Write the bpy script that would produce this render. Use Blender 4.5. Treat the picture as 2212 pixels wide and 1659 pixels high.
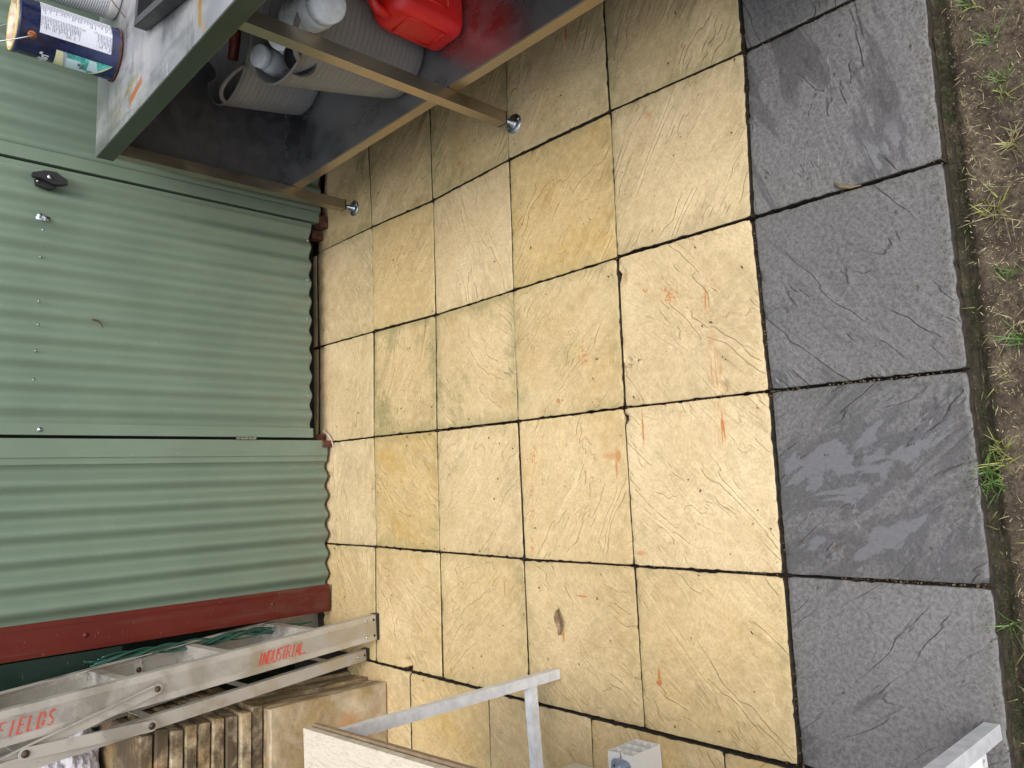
import bpy, bmesh, math, random
from mathutils import Vector, Matrix, noise, Euler
R_=math.radians
for o in list(bpy.data.objects): bpy.data.objects.remove(o)
S=bpy.context.scene; C=S.collection

# ------------------------------------------------------------------ camera
CAM=Vector((0.228570,-2.895075,1.598484)); FPX=1669.1678; PW,PH=2212.0,1659.0
RC=Matrix(((-0.0372892,-0.6793182,-0.7328959),(-0.9917731,0.1150308,-0.0561609),(0.1224567,0.7247722,-0.6780189)))
cd=bpy.data.cameras.new('camera'); cam=bpy.data.objects.new('camera',cd); C.objects.link(cam)
cd.sensor_width=36; cd.lens=FPX/PW*36; cd.clip_start=.02; cd.clip_end=200
m=Matrix((RC[0],-RC[1],-RC[2])).transposed().to_4x4(); m.translation=CAM; cam.matrix_world=m
S.camera=cam
# ------------------------------------------------------------------ light
SUN_EL,SUN_AZ=R_(62),R_(20)     # azimuth measured from -Y towards +X
w=bpy.data.worlds.new('World'); S.world=w; w.use_nodes=True
nt=w.node_tree; nt.nodes.clear()
sky=nt.nodes.new('ShaderNodeTexSky'); sky.sky_type='NISHITA'; sky.sun_disc=False
sky.sun_elevation=SUN_EL; sky.sun_rotation=math.pi-SUN_AZ
sky.air_density=1.0; sky.dust_density=4.5; sky.ozone_density=1.0
hs=nt.nodes.new('ShaderNodeHueSaturation'); hs.inputs['Saturation'].default_value=.30
bg=nt.nodes.new('ShaderNodeBackground'); bg.inputs['Strength'].default_value=.15
wo=nt.nodes.new('ShaderNodeOutputWorld')
nt.links.new(sky.outputs[0],hs.inputs['Color']); nt.links.new(hs.outputs[0],bg.inputs[0]); nt.links.new(bg.outputs[0],wo.inputs[0])
sd=bpy.data.lights.new('sun','SUN'); sun=bpy.data.objects.new('sun',sd); C.objects.link(sun)
sd.energy=.5; sd.angle=R_(26); sd.color=(1,.965,.9)
sv=Vector((math.sin(SUN_AZ)*math.cos(SUN_EL),-math.cos(SUN_AZ)*math.cos(SUN_EL),math.sin(SUN_EL)))
sun.rotation_euler=sv.to_track_quat('Z','Y').to_euler()
S.view_settings.view_transform='Standard'; S.view_settings.look='None'
S.view_settings.exposure=0.86; S.view_settings.gamma=1
S.render.engine='CYCLES'

# ------------------------------------------------------------------ survey helpers (photo measurements -> points in the world)
def ray(px,py): return RC.transposed()@Vector(((px-PW/2)/FPX,(py-PH/2)/FPX,1.0))
def G(px,py,z=0.0):
    d=ray(px,py); return CAM+d*((z-CAM.z)/d.z)
def PY(px,py,y):
    d=ray(px,py); return CAM+d*((y-CAM.y)/d.y)
# ------------------------------------------------------------------ object helpers
def link(o): C.objects.link(o); return o
def tag(o,label=None,cat=None,group=None,kind=None):
    if label: o['label']=label
    if cat: o['category']=cat
    if group: o['group']=group
    if kind: o['kind']=kind
    return o
def empty(name,loc=(0,0,0),label=None,cat=None,group=None,kind=None,rotz=0):
    o=bpy.data.objects.new(name,None); o.location=loc; o.rotation_euler=(0,0,rotz); o.empty_display_size=.05
    link(o); return tag(o,label,cat,group,kind)
def mk(name,bm,mat,parent=None,smooth=False,world=True,bevel=0):
    """bmesh in world coordinates -> object (kept in place when the parent sits elsewhere)"""
    if bevel:
        es=[e for e in bm.edges if len(e.link_faces)==2 and e.calc_face_angle(0)>.6]
        bmesh.ops.bevel(bm,geom=es,offset=bevel,segments=2,affect='EDGES',profile=.6)
    bmesh.ops.recalc_face_normals(bm,faces=bm.faces)
    me=bpy.data.meshes.new(name); bm.to_mesh(me); bm.free()
    me.materials.append(mat)
    if smooth:
        for p in me.polygons: p.use_smooth=True
    o=bpy.data.objects.new(name,me); link(o)
    if parent:
        o.parent=parent
        if world:
            bpy.context.view_layer.update(); mi=parent.matrix_world.inverted()
            me.transform(mi)
    return o
def solo(name,bm,mat,origin,label,cat,group=None,kind=None,**k):
    o=mk(name,bm,mat,None,**k); v=Vector(origin); o.data.transform(Matrix.Translation(-v)); o.location=v
    return tag(o,label,cat,group,kind)
def NB(): return bmesh.new()
def add_box(bm,a,b,M=None):
    x0,y0,z0=a;x1,y1,z1=b
    vs=[bm.verts.new(p) for p in ((x0,y0,z0),(x1,y0,z0),(x1,y1,z0),(x0,y1,z0),(x0,y0,z1),(x1,y0,z1),(x1,y1,z1),(x0,y1,z1))]
    for f in ((0,3,2,1),(4,5,6,7),(0,1,5,4),(1,2,6,5),(2,3,7,6),(3,0,4,7)): bm.faces.new([vs[i] for i in f])
    if M is not None:
        for v in vs: v.co=M@v.co
    return vs
def add_prism(bm,prof,p0,p1,e1,e2,closed=True,cap=True):
    """profile points (a,b) in axes e1,e2 swept from p0 to p1"""
    p0,p1,e1,e2=map(Vector,(p0,p1,e1,e2)); n=len(prof)
    A=[bm.verts.new(p0+e1*a+e2*b) for a,b in prof]; B=[bm.verts.new(p1+e1*a+e2*b) for a,b in prof]
    for i in range(n if closed else n-1):
        j=(i+1)%n; bm.faces.new((A[i],A[j],B[j],B[i]))
    if cap and closed: bm.faces.new(A[::-1]); bm.faces.new(B)
    return A,B
def add_tube(bm,pts,r,seg=8,cap=True):
    pts=[Vector(p) for p in pts]; rings=[]; n=len(pts)
    rr=r if isinstance(r,(list,tuple)) else [r]*n
    prev=None
    for i,p in enumerate(pts):
        t=(pts[min(i+1,n-1)]-pts[max(i-1,0)]).normalized()
        if prev is None:
            u=t.orthogonal().normalized()
        else: u=(prev-t*prev.dot(t)).normalized()
        prev=u; v=t.cross(u)
        rings.append([bm.verts.new(p+(u*math.cos(a)+v*math.sin(a))*rr[i]) for a in [2*math.pi*k/seg for k in range(seg)]])
    for a,b in zip(rings,rings[1:]):
        for k in range(seg): bm.faces.new((a[k],a[(k+1)%seg],b[(k+1)%seg],b[k]))
    if cap: bm.faces.new(rings[0][::-1]); bm.faces.new(rings[-1])
def add_lathe(bm,prof,c,seg=40,M=None,sx=1,sy=1):
    """prof: list of (r,z)"""
    rings=[]; c=Vector(c)
    for r,z in prof:
        if r<1e-5: ring=[bm.verts.new((0,0,z))]
        else: ring=[bm.verts.new((r*sx*math.cos(2*math.pi*k/seg),r*sy*math.sin(2*math.pi*k/seg),z)) for k in range(seg)]
        rings.append(ring)
    for a,b in zip(rings,rings[1:]):
        for k in range(seg):
            k2=(k+1)%seg
            if len(a)==1 and len(b)==1: continue
            if len(a)==1: bm.faces.new((a[0],b[k],b[k2]))
            elif len(b)==1: bm.faces.new((a[k],a[k2],b[0]))
            else: bm.faces.new((a[k],a[k2],b[k2],b[k]))
    for ring in rings:
        for v in ring:
            if M is not None: v.co=M@v.co
            v.co+=c
# ------------------------------------------------------------------ material helper
class N:
    def __init__(s,name):
        s.m=bpy.data.materials.new(name); s.m.use_nodes=True; s.t=s.m.node_tree; s.t.nodes.clear()
        s.out=s.n('OutputMaterial'); s.b=s.n('BsdfPrincipled'); s.l(s.b.outputs[0],s.out.inputs[0])
    def n(s,k,**kw):
        x=s.t.nodes.new('ShaderNode'+k)
        for a,v in kw.items(): setattr(x,a,v)
        return x
    def l(s,a,b): s.t.links.new(a,b)
    def put(s,i,v):
        if hasattr(v,'is_output') or isinstance(v,bpy.types.NodeSocket): s.l(v,i)
        elif isinstance(v,(tuple,list)) and len(v)==3 and i.type=='RGBA': i.default_value=(*v,1)
        else: i.default_value=v
    def set(s,**kw):
        for a,v in kw.items(): s.put(s.b.inputs[{'col':'Base Color','rough':'Roughness','metal':'Metallic','normal':'Normal','alpha':'Alpha','spec':'Specular IOR Level','trans':'Transmission Weight','coat':'Coat Weight','ior':'IOR','crough':'Coat Roughness','sss':'Subsurface Weight'}[a]],v)
        return s
    def math(s,op,a,b=0.0,c=None,clamp=False):
        x=s.n('Math',operation=op,use_clamp=clamp); s.put(x.inputs[0],a); s.put(x.inputs[1],b)
        if c is not None: s.put(x.inputs[2],c)
        return x.outputs[0]
    def coord(s,k='Object'): return s.n('TexCoord').outputs[k]
    def pos(s): return s.n('NewGeometry').outputs['Position']
    def map(s,v,loc=(0,0,0),rot=(0,0,0),scale=(1,1,1)):
        x=s.n('Mapping'); s.l(v,x.inputs[0]); s.put(x.inputs[1],loc); s.put(x.inputs[2],rot); s.put(x.inputs[3],scale); return x.outputs[0]
    def noise(s,v,scale=5,detail=3,rough=.5,dist=0,w=None):
        x=s.n('TexNoise'); s.l(v,x.inputs['Vector']); x.inputs['Scale'].default_value=scale; x.inputs['Detail'].default_value=detail
        x.inputs['Roughness'].default_value=rough; x.inputs['Distortion'].default_value=dist; return x.outputs[0]
    def vor(s,v,scale=5,feature='F1'):
        x=s.n('TexVoronoi',feature=feature); s.l(v,x.inputs['Vector']); x.inputs['Scale'].default_value=scale; return x.outputs[0]
    def ramp(s,f,a,b,lo=0.0,hi=1.0,sm=True):
        x=s.n('MapRange',interpolation_type='SMOOTHSTEP' if sm else 'LINEAR'); s.put(x.inputs[0],f)
        for i,v in zip((1,2,3,4),(a,b,lo,hi)): s.put(x.inputs[i],v)
        return x.outputs[0]
    def mix(s,f,a,b,mode='MIX'):
        x=s.n('Mix',data_type='RGBA',blend_type=mode); s.put(x.inputs['Factor'],f); s.put(x.inputs[6],a); s.put(x.inputs[7],b); return x.outputs[2]
    def bump(s,h,strength=.5,dist=.001,normal=None):
        x=s.n('Bump'); s.put(x.inputs['Height'],h); x.inputs['Strength'].default_value=strength; x.inputs['Distance'].default_value=dist
        if normal is not None: s.l(normal,x.inputs['Normal'])
        return x.outputs[0]
    def attr(s,name):
        x=s.n('Attribute',attribute_type='OBJECT',attribute_name=name); return x
    def sep(s,v):
        x=s.n('SeparateXYZ'); s.l(v,x.inputs[0]); return x.outputs
def simple(name,col,rough=.5,metal=0,noise_amt=.12,nscale=8,bump=.15,bscale=120,**kw):
    q=N(name); c=q.coord(); f=q.noise(c,nscale,4,.6)
    dark=tuple(x*(1-noise_amt*2) for x in col); lite=tuple(min(1,x*(1+noise_amt)) for x in col)
    q.set(col=q.mix(q.ramp(f,.3,.7),dark,lite),rough=q.ramp(q.noise(c,nscale*3,3),.3,.7,max(0,rough-.07),min(1,rough+.07)),metal=metal,**kw)
    if bump: q.set(normal=q.bump(q.noise(c,bscale,2),bump,.0006))
    return q.m
# ---- stone (riven slab) material
def stone(name,light,base,ochre,dirt,kind):
    q=N(name); oc=q.coord(); ga=q.attr('grain').outputs['Fac']; sd=q.attr('seed').outputs['Fac']; tn=q.attr('tone').outputs['Fac']; al=q.attr('algae').outputs['Fac']
    cb=q.n('CombineXYZ'); q.l(sd,cb.inputs[0]); q.l(q.math('MULTIPLY',sd,1.7),cb.inputs[1]); q.l(q.math('MULTIPLY',sd,.37),cb.inputs[2])
    rt=q.n('CombineXYZ'); q.l(ga,rt.inputs[2])
    r1=q.map(oc,rot=rt.outputs[0]); 
    va=q.n('VectorMath',operation='ADD'); q.l(r1,va.inputs[0]); q.l(cb.outputs[0],va.inputs[1]); v=va.outputs[0]
    vs=q.map(v,scale=(1,3.8,1))
    n1=q.noise(vs,2.3,4,.5,.22)
    nb=q.noise(v,6,2,.5)
    st=q.math('MULTIPLY',n1,12 if kind=='cream' else 7)
    fr=q.math('FRACT',st); fl=q.math('FLOOR',st)
    step=q.math('ADD',fl,q.ramp(fr,0,.12))
    cliffmask=q.ramp(nb,.40,.56)
    edge=q.math('MULTIPLY',q.ramp(fr,.02,.14,1,0),cliffmask); mot=q.noise(oc,130,4,.8); mot2=q.noise(oc,34,5,.75)
    n2=q.noise(q.map(v,scale=(1,2.2,1)),20,5,.7,.3)
    fine=q.noise(oc,260,3,.7)
    h=q.math('ADD',q.math('MULTIPLY',q.math('MULTIPLY',q.math('SUBTRACT',step,st),q.math('ADD',.10,q.math('MULTIPLY',cliffmask,.9))),.85),q.math('MULTIPLY',n2,.45))
    grit=q.noise(oc,90,4,.7)
    # colour
    big=q.noise(v,3.2,4,.6,.3)
    col=q.mix(q.ramp(big,.35,.68),base,light)
    och=q.ramp(q.noise(q.map(v,loc=(3,1,0),scale=(1,1.8,1)),4.5,4,.6),.48,.72)
    col=q.mix(q.math('MULTIPLY',och,tn),col,ochre); col=q.mix(q.ramp(q.noise(q.map(v,loc=(9,2,4)),2.0,5,.7,.5),.50,.72,0,.55),col,tuple(x*.62 for x in base) if kind=='cream' else base); col=q.mix(q.math('MULTIPLY',tn,.42),col,tuple((a+b)/2 for a,b in zip(base,ochre)))
    cy=q.sep(oc)
    ex=q.math('MAXIMUM',q.math('ABSOLUTE',cy[0]),q.math('ABSOLUTE',cy[1]))
    ed=q.ramp(q.math('ADD',ex,q.math('MULTIPLY',q.noise(v,14,4,.6),.09)),.19,.26)
    col=q.mix(q.math('MULTIPLY',ed,al,clamp=True),col,dirt)
    col=q.mix(q.math('MULTIPLY',q.ramp(q.noise(q.map(v,loc=(7,7,7)),6,6,.75),.50,.70),q.math('MULTIPLY',al,1.1),clamp=True),col,dirt)
    col=q.mix(q.math('MULTIPLY',edge,.20 if kind=='cream' else .55),col,tuple(x*.60 for x in base)); col=q.mix(q.ramp(mot,.36,.62,.42,0),col,tuple(x*.55 for x in base)); col=q.mix(q.ramp(mot2,.42,.70,0,.30),col,tuple(min(1,x*1.18) for x in light)); col=q.mix(q.ramp(mot2,.46,.30,0,.25),col,tuple(x*.7 for x in base))
    sp=q.ramp(q.math('ADD',q.math('MULTIPLY',mot,.6),q.math('MULTIPLY',grit,.4)),.38,.62); col=q.mix(.5,col,q.mix(sp,tuple(x*.68 for x in base),tuple(min(1,x*1.35) for x in light)),'MIX') if kind=='grey' else q.mix(q.math('MULTIPLY',q.ramp(grit,.5,.25),.35),col,tuple(x*.72 for x in base))
    pit=q.ramp(q.vor(oc,58),.10,.05); pit=q.math('MULTIPLY',pit,q.ramp(q.noise(oc,17,2),.55,.65)); col=q.mix(q.math('MULTIPLY',pit,.6),col,(.05,.035,.02))
    hv=q.n('HueSaturation'); q.l(col,hv.inputs['Color']); q.l(q.attr('shade').outputs['Fac'],hv.inputs['Value']); q.l(q.attr('satur').outputs['Fac'],hv.inputs['Saturation']); col=hv.outputs[0]
    if kind=='cream':
        # rust and spatter marks where they lie on the slabs
        p=q.pos(); tot=None
        spot=q.ramp(q.noise(p,120,3,.7),.52,.60); brush=q.ramp(q.noise(q.map(p,scale=(.22,3.4,1)),62,2,.6),.46,.60)
        for (px,py,rx,ry,k,mode) in STAINS:
            g=G(px,py); a=rx; b=ry
            mp=q.map(p,loc=(-g.x/a,-g.y/b,0),scale=(1/a,1/b,0))
            ln=q.n('VectorMath',operation='LENGTH'); q.l(mp,ln.inputs[0])
            e=q.math('MULTIPLY',q.ramp(q.math('ADD',ln.outputs['Value'],q.math('MULTIPLY',q.math('SUBTRACT',mot2,.5),.9)),1.05,.25),k)
            e=q.math('MULTIPLY',e,spot if mode=='s' else (brush if mode=='b' else 1.0))
            tot=e if tot is None else q.math('MAXIMUM',tot,e)
        col=q.mix(q.math('MULTIPLY',q.math('MULTIPLY',tot,q.ramp(mot2,.3,.6,.6,1.1)),1.45,clamp=True),col,(.42,.17,.05))
        soot=None
        q.set(rough=q.ramp(n2,.3,.7,.55,.8),spec=.35)
    else:
        wt=q.attr('wet').outputs['Fac']
        basin=q.noise(q.map(vs,loc=(5,5,5)),2.2,5,.6,.8)
        wet=q.ramp(q.math('SUBTRACT',basin,q.math('MULTIPLY',wt,.22)),.42,.36)
        pud=q.math('MULTIPLY',q.ramp(q.math('SUBTRACT',basin,q.math('MULTIPLY',wt,.22)),.312,.292),q.ramp(ex,.188,.178))
        col=q.mix(q.math('MULTIPLY',wet,.55),col,tuple(x*.55 for x in base)); q.set(spec=q.math('ADD',.5,q.math('MULTIPLY',pud,1.5)))
        q.set(rough=q.mix(1,q.ramp(grit,.3,.7,.42,.62),q.mix(pud,q.mix(wet,(.5,.5,.5),(.33,.33,.33)),(.10,.10,.10))))
        
        
        
    nb1=q.bump(h,1.0,.0030 if kind=='cream' else .0036)
    nb2=q.bump(q.math('ADD',grit,mot),.8,.0011,nb1); nb3=q.bump(fine,.5,.0004,nb2)
    if kind=='grey':
        mx=q.n('Mix',data_type='VECTOR'); q.put(mx.inputs['Factor'],q.math('MULTIPLY',pud,.96)); q.l(nb3,mx.inputs[4]); q.l(q.n('NewGeometry').outputs['Normal'],mx.inputs[5]); nb3=mx.outputs[1]
    q.set(col=col,normal=nb3)
    return q.m
STAINS=[ # photo place (2212 px wide), radii in metres along X and Y, strength, kind
 (1392,625,.012,.012,1,'s'),(1432,632,.02,.05,.75,'s'),(1445,642,.02,.03,.9,'s'),(1530,608,.016,.018,.5,'s'),(1524,650,.05,.012,.7,'b'),
 (1535,740,.05,.013,.35,'b'),(1545,800,.07,.020,.75,'b'),(1555,890,.04,.02,.6,'b'),(1560,930,.045,.018,1,'b'),(1389,925,.06,.004,.8,'p'),
 (1258,772,.03,.03,1.2,'s'),(1225,790,.01,.01,1,'s'),(1258,745,.02,.006,1,'s'),(1152,985,.045,.018,1.2,'s'),(1148,1060,.05,.01,1.1,'s'),(1150,1110,.02,.016,1.1,'s'),
 (1148,1180,.05,.008,1.2,'s'),(1205,865,.008,.01,.8,'p'),(1334,985,.025,.015,.6,'p'),(1331,1010,.04,.006,.55,'p'),(1318,985,.012,.04,.35,'p'),
 (1424,1462,.028,.005,1,'p'),(1424,1474,.010,.013,.8,'p'),(1217,1375,.022,.006,.6,'p'),(868,532,.02,.02,1.3,'s'),(905,431,.012,.045,1,'s'),(885,545,.012,.03,.8,'s'),
 (1258,1288,.004,.03,.8,'p'),(1090,1272,.03,.004,.6,'p'),(1222,73,.03,.008,.9,'p'),(992,353,.006,.02,.9,'p'),(1473,100,.012,.009,.35,'p'),(1399,249,.018,.014,.25,'p'),
 (1147,1496,.02,.012,1.2,'s'),(1385,1195,.010,.02,.45,'p'),(866,1040,.01,.006,.7,'p'),(1432,400,.05,.05,.0,'p'),(775,1303,.02,.02,.7,'s')]
M_cream=stone('cream_riven_stone',(.64,.507,.305),(.515,.392,.212),(.47,.31,.115),(.25,.225,.105),'cream')
M_grey=stone('charcoal_riven_stone',(.142,.138,.142),(.098,.095,.099),(.13,.115,.10),(.10,.11,.075),'grey')
# spare slab (dirty)
def dirty_stone():
    q=N('weathered_stone'); c=q.coord(); sd=q.attr('seed').outputs['Fac']
    cb=q.n('CombineXYZ'); q.l(sd,cb.inputs[0]); q.l(sd,cb.inputs[1]); va=q.n('VectorMath',operation='ADD'); q.l(c,va.inputs[0]); q.l(cb.outputs[0],va.inputs[1]); v=va.outputs[0]
    col=q.mix(q.ramp(q.noise(v,7,5,.65,.4),.35,.65),(.29,.205,.095),(.47,.385,.26))
    col=q.mix(q.ramp(q.noise(q.map(v,loc=(2,2,2)),5,4,.6),.5,.68),col,(.38,.215,.09))
    gn=q.n('NewGeometry').outputs['Normal']; nz=q.sep(gn)
    d=q.ramp(q.noise(q.map(v,loc=(4,1,2),scale=(1,1,1.4)),9,6,.7,.3),.34,.60)
    side=q.attr('grime').outputs['Fac']
    col=q.mix(q.math('MULTIPLY',d,side,clamp=True),col,(.075,.052,.029))
    h=q.noise(v,9,6,.65,.6); q.set(col=col,rough=.8,normal=q.bump(q.noise(v,110,3,.7),.5,.001,q.bump(h,1,.006)))
    return q.m
M_spare=dirty_stone()
def soil_mat():
    q=N('damp_soil'); p=q.pos(); n=q.noise(p,9,6,.7,.4); f=q.noise(p,70,5,.75)
    col=q.mix(q.ramp(n,.35,.65),(.052,.041,.028),(.15,.12,.082))
    col=q.mix(q.ramp(f,.32,.62),tuple((.04,.028,.02)),col)
    col=q.mix(q.ramp(q.noise(p,240,2,.5),.64,.72),col,(.30,.23,.13))
    y=q.sep(p)[1]
    moss=q.math('MULTIPLY',q.ramp(y,-2.468,-2.452),q.ramp(q.noise(p,26,4,.7),.36,.56))
    col=q.mix(q.math('MULTIPLY',moss,.6),col,(.022,.028,.010))
    moss2=q.ramp(q.noise(q.map(p,loc=(3,3,0)),13,5,.7),.60,.72); col=q.mix(q.math('MULTIPLY',moss2,.45),col,(.085,.085,.03))
    h=q.math('ADD',q.noise(p,45,6,.75),q.math('MULTIPLY',q.noise(p,190,4,.7),.4))
    q.set(col=col,rough=q.ramp(n,.3,.7,.62,.9),spec=.3,normal=q.bump(h,1,.010)); return q.m
M_soil=soil_mat()
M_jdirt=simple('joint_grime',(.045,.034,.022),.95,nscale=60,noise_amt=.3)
M_bed=simple('joint_dirt',(.035,.026,.018),.95,nscale=30)
def painted(name,a,b,rough=.42,speck=(.05,.05,.04)):
    q=N(name); c=q.coord(); p=q.pos()
    col=q.mix(q.ramp(q.noise(p,3,4,.6),.3,.7),a,b)
    dn=q.noise(q.map(p,scale=(1,1,.5)),20,5,.7); z=q.sep(p)[2]
    low=q.ramp(z,.75,.05)
    col=q.mix(q.math('MULTIPLY',q.ramp(dn,.45,.7),q.math('MULTIPLY',low,.35 if a[1]>.1 else .12)),col,(.20,.19,.13))
    s=q.math('MULTIPLY',q.ramp(q.vor(p,30),.055,.03),q.ramp(q.noise(p,8,2),.47,.56)); s=q.math('MULTIPLY',s,q.ramp(z,.95,.3,.25,1))
    col=q.mix(s,col,speck)
    sc=q.math('MULTIPLY',q.ramp(q.noise(q.map(p,scale=(1,1,5)),34,3,.6),.70,.73),.5); col=q.mix(q.math('MULTIPLY',sc,.5),col,(.45,.48,.42)); spl=q.math('MULTIPLY',q.ramp(z,.28,.03),q.ramp(q.noise(q.map(p,scale=(1,1,.35)),26,6,.75),.44,.62)); col=q.mix(q.math('MULTIPLY',spl,.45 if a[1]>.1 else .15),col,(.15,.135,.09)); run=q.math('MULTIPLY',q.ramp(q.noise(q.map(p,scale=(1,1,.04)),55,3,.6),.56,.70),.22 if a[1]>.1 else .1); col=q.mix(run,col,(.10,.13,.10))
    q.set(col=col,rough=q.ramp(dn,.3,.7,rough-.06,rough+.12),spec=.35,normal=q.bump(q.noise(p,6,2),.5,.006)); return q.m
M_green=painted('pale_green_steel',(.138,.190,.143),(.160,.215,.163),.5)
M_red=painted('dark_red_steel',(.088,.009,.005),(.105,.012,.006),.5)
M_dgreen=painted('dark_green_steel',(.010,.030,.022),(.013,.037,.028),.42)
M_dgreen2=painted('dark_green_fence_steel',(.006,.018,.013),(.008,.022,.016),.5)  # green darkened to near-black so the gap beside the shed reads as shade
M_rust=simple('rusty_steel',(.10,.035,.018),.85,nscale=40,noise_amt=.35,bump=.8,bscale=60)
M_black=simple('black_plastic',(.012,.012,.014),.42)
M_dark=simple('gap_shade_black',(.006,.006,.006),.9)  # near-black standing in for shade inside gaps and holes
def steel(name,col=(.50,.50,.49),rough=.32,dust=.3,dcol=(.30,.28,.26),sc=14,aniso=True):
    q=N(name); p=q.pos(); d=q.ramp(q.noise(q.map(p,scale=(1,.35,1)) if aniso else p,sc,6,.7),.40,.72)
    d2=q.ramp(q.noise(p,5,4,.6),.35,.65)
    k=q.math('MULTIPLY',q.math('ADD',q.math('MULTIPLY',d,.6),q.math('MULTIPLY',d2,.4)),dust*1.6,clamp=True)
    q.set(col=q.mix(k,col,dcol),metal=q.math('SUBTRACT',1.0,q.math('MULTIPLY',k,.85)),rough=q.ramp(k,0,1,rough,.65),normal=q.bump(q.noise(p,8,3),.2,.003)); return q
M_steel=steel('stainless_leg_steel',(.42,.36,.27),.28,.15,(.22,.19,.14)).m
def top_mat():
    q=steel('dusty_stainless_top',(.50,.51,.53),.38,.42,(.34,.33,.33),11); p=q.pos()
    base=q.b.inputs['Base Color'].links[0].from_socket
    scr=q.ramp(q.noise(q.map(p,scale=(.35,5,1)),30,4,.65),.60,.68)
    base=q.mix(q.math('MULTIPLY',scr,.30),base,(.50,.47,.43))
    dk=q.ramp(q.noise(q.map(p,loc=(1,3,0),scale=(.6,2.4,1)),9,5,.65),.52,.62); base=q.mix(q.math('MULTIPLY',dk,.40),base,(.20,.205,.22))
    specks=q.math('MULTIPLY',q.ramp(q.vor(p,42),.10,.06),q.ramp(q.noise(p,6,2),.50,.58)); base=q.mix(specks,base,(.8,.8,.78))
    def blob(x,y,ax,ay,rot,colr,k,base):
        mp=q.map(q.map(p,loc=(-x,-y,0)),rot=(0,0,-rot)); mp=q.map(mp,scale=(1/ax,1/ay,0)); s=q.sep(mp)
        e=q.math('MAXIMUM',q.math('ABSOLUTE',s[0]),q.math('ABSOLUTE',s[1])); e=q.math('ADD',e,q.math('MULTIPLY',q.noise(p,50,3),.5))
        return q.mix(q.math('MULTIPLY',q.ramp(e,1.3,1.05),k),base,colr)
    for (px,py,ax,ay,rot,cc,k) in ((283,184,.011,.06,.25,(.42,.36,.14),.8),(293,196,.0135,.062,.25,(.50,.17,.05),1),(254,238,.003,.045,0,(.55,.48,.3),.9),(432,20,.05,.012,0,(.55,.30,.05),.9),(440,60,.014,.006,0,(.75,.5,.2),1),(361,160,.035,.004,.1,(.6,.75,.78),1),(282,130,.03,.003,0,(.62,.66,.7),.8),(300,150,.05,.035,.3,(.36,.36,.38),.3),(285,300,.05,.02,.1,(.42,.39,.35),.5),(250,250,.04,.06,.2,(.40,.36,.31),.5)):
        g=G(px,py,.935); base=blob(g.x,g.y,ax,ay,rot,cc,k,base)
    q.set(col=base); return q.m
M_top=top_mat()
M_fascia=steel('fascia_reflection_steel',(.125,.14,.11),.40,.12,(.08,.09,.07)).m  # dark green reflection put into the steel's own colour
M_shelf=steel('dark_shelf_steel',(.44,.45,.47),.27,.24,(.15,.145,.14),9).m
def panelm():
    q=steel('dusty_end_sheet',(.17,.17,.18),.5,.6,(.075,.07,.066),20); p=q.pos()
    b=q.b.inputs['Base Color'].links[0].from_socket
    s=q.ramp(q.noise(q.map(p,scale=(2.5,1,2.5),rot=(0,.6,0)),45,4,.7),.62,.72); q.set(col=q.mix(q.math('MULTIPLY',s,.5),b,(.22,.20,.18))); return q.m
M_panel=panelm()
def alu(name,ribs=False):
    q=steel(name,(.60,.585,.555),.48,.85,(.42,.395,.355),10,False); c=q.coord(); b=q.b.inputs['Base Color'].links[0].from_socket
    g=q.math('MULTIPLY',q.ramp(q.noise(c,60,3,.7),.62,.72),.5); q.set(col=q.mix(g,b,(.30,.23,.15)))
    if ribs:
        s=q.sep(c)[0]; w_=q.math('SINE',q.math('MULTIPLY',s,2*math.pi/.0030)); msk=q.ramp(q.math('ABSOLUTE',q.math('SUBTRACT',s,.0)),.026,.024)
        q.set(normal=q.bump(q.math('MULTIPLY',w_,msk),.5,.0009))
        q.set(col=q.mix(q.math('MULTIPLY',q.math('MULTIPLY',q.ramp(w_,.2,-1),msk),.35),q.b.inputs['Base Color'].links[0].from_socket,(.28,.25,.20)))
    return q.m
M_dgreen=painted('dark_green_post_steel',(.006,.018,.013),(.008,.022,.016),.42)
M_alu=alu('weathered_aluminium'); M_alur=alu('ribbed_aluminium',True)
M_bolt=simple('rusted_bolt',(.07,.045,.03),.55,.6,noise_amt=.3,nscale=60)
M_zinc=simple('zinc_plate',(.42,.46,.52),.30,1,noise_amt=.1,nscale=30,bump=0)
M_white=simple('white_powder_coat',(.62,.635,.66),.35,noise_amt=.08,nscale=35,bump=.1)
def chipped_white():
    q=N('chipped_white_paint'); c=q.coord(); f=q.ramp(q.noise(c,55,5,.7),.56,.62); z=q.sep(c)[2]
    q.set(col=q.mix(f,(.78,.79,.80),q.mix(q.ramp(q.noise(c,30,2),.45,.6),(.35,.34,.32),(.20,.08,.04))),rough=.4); return q.m
M_wchip=chipped_white()
M_wplas=simple('white_moulded_plastic',(.60,.59,.57),.4,noise_amt=.02,bump=0)
M_navy=simple('navy_tin_paint',(.008,.014,.062),.28,noise_amt=.25,nscale=25,bump=.1,bscale=40)
M_red_p=simple('red_plastic',(.62,.010,.008),.38,noise_amt=.06,nscale=10,bump=.15,bscale=200,sss=.0)
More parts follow.
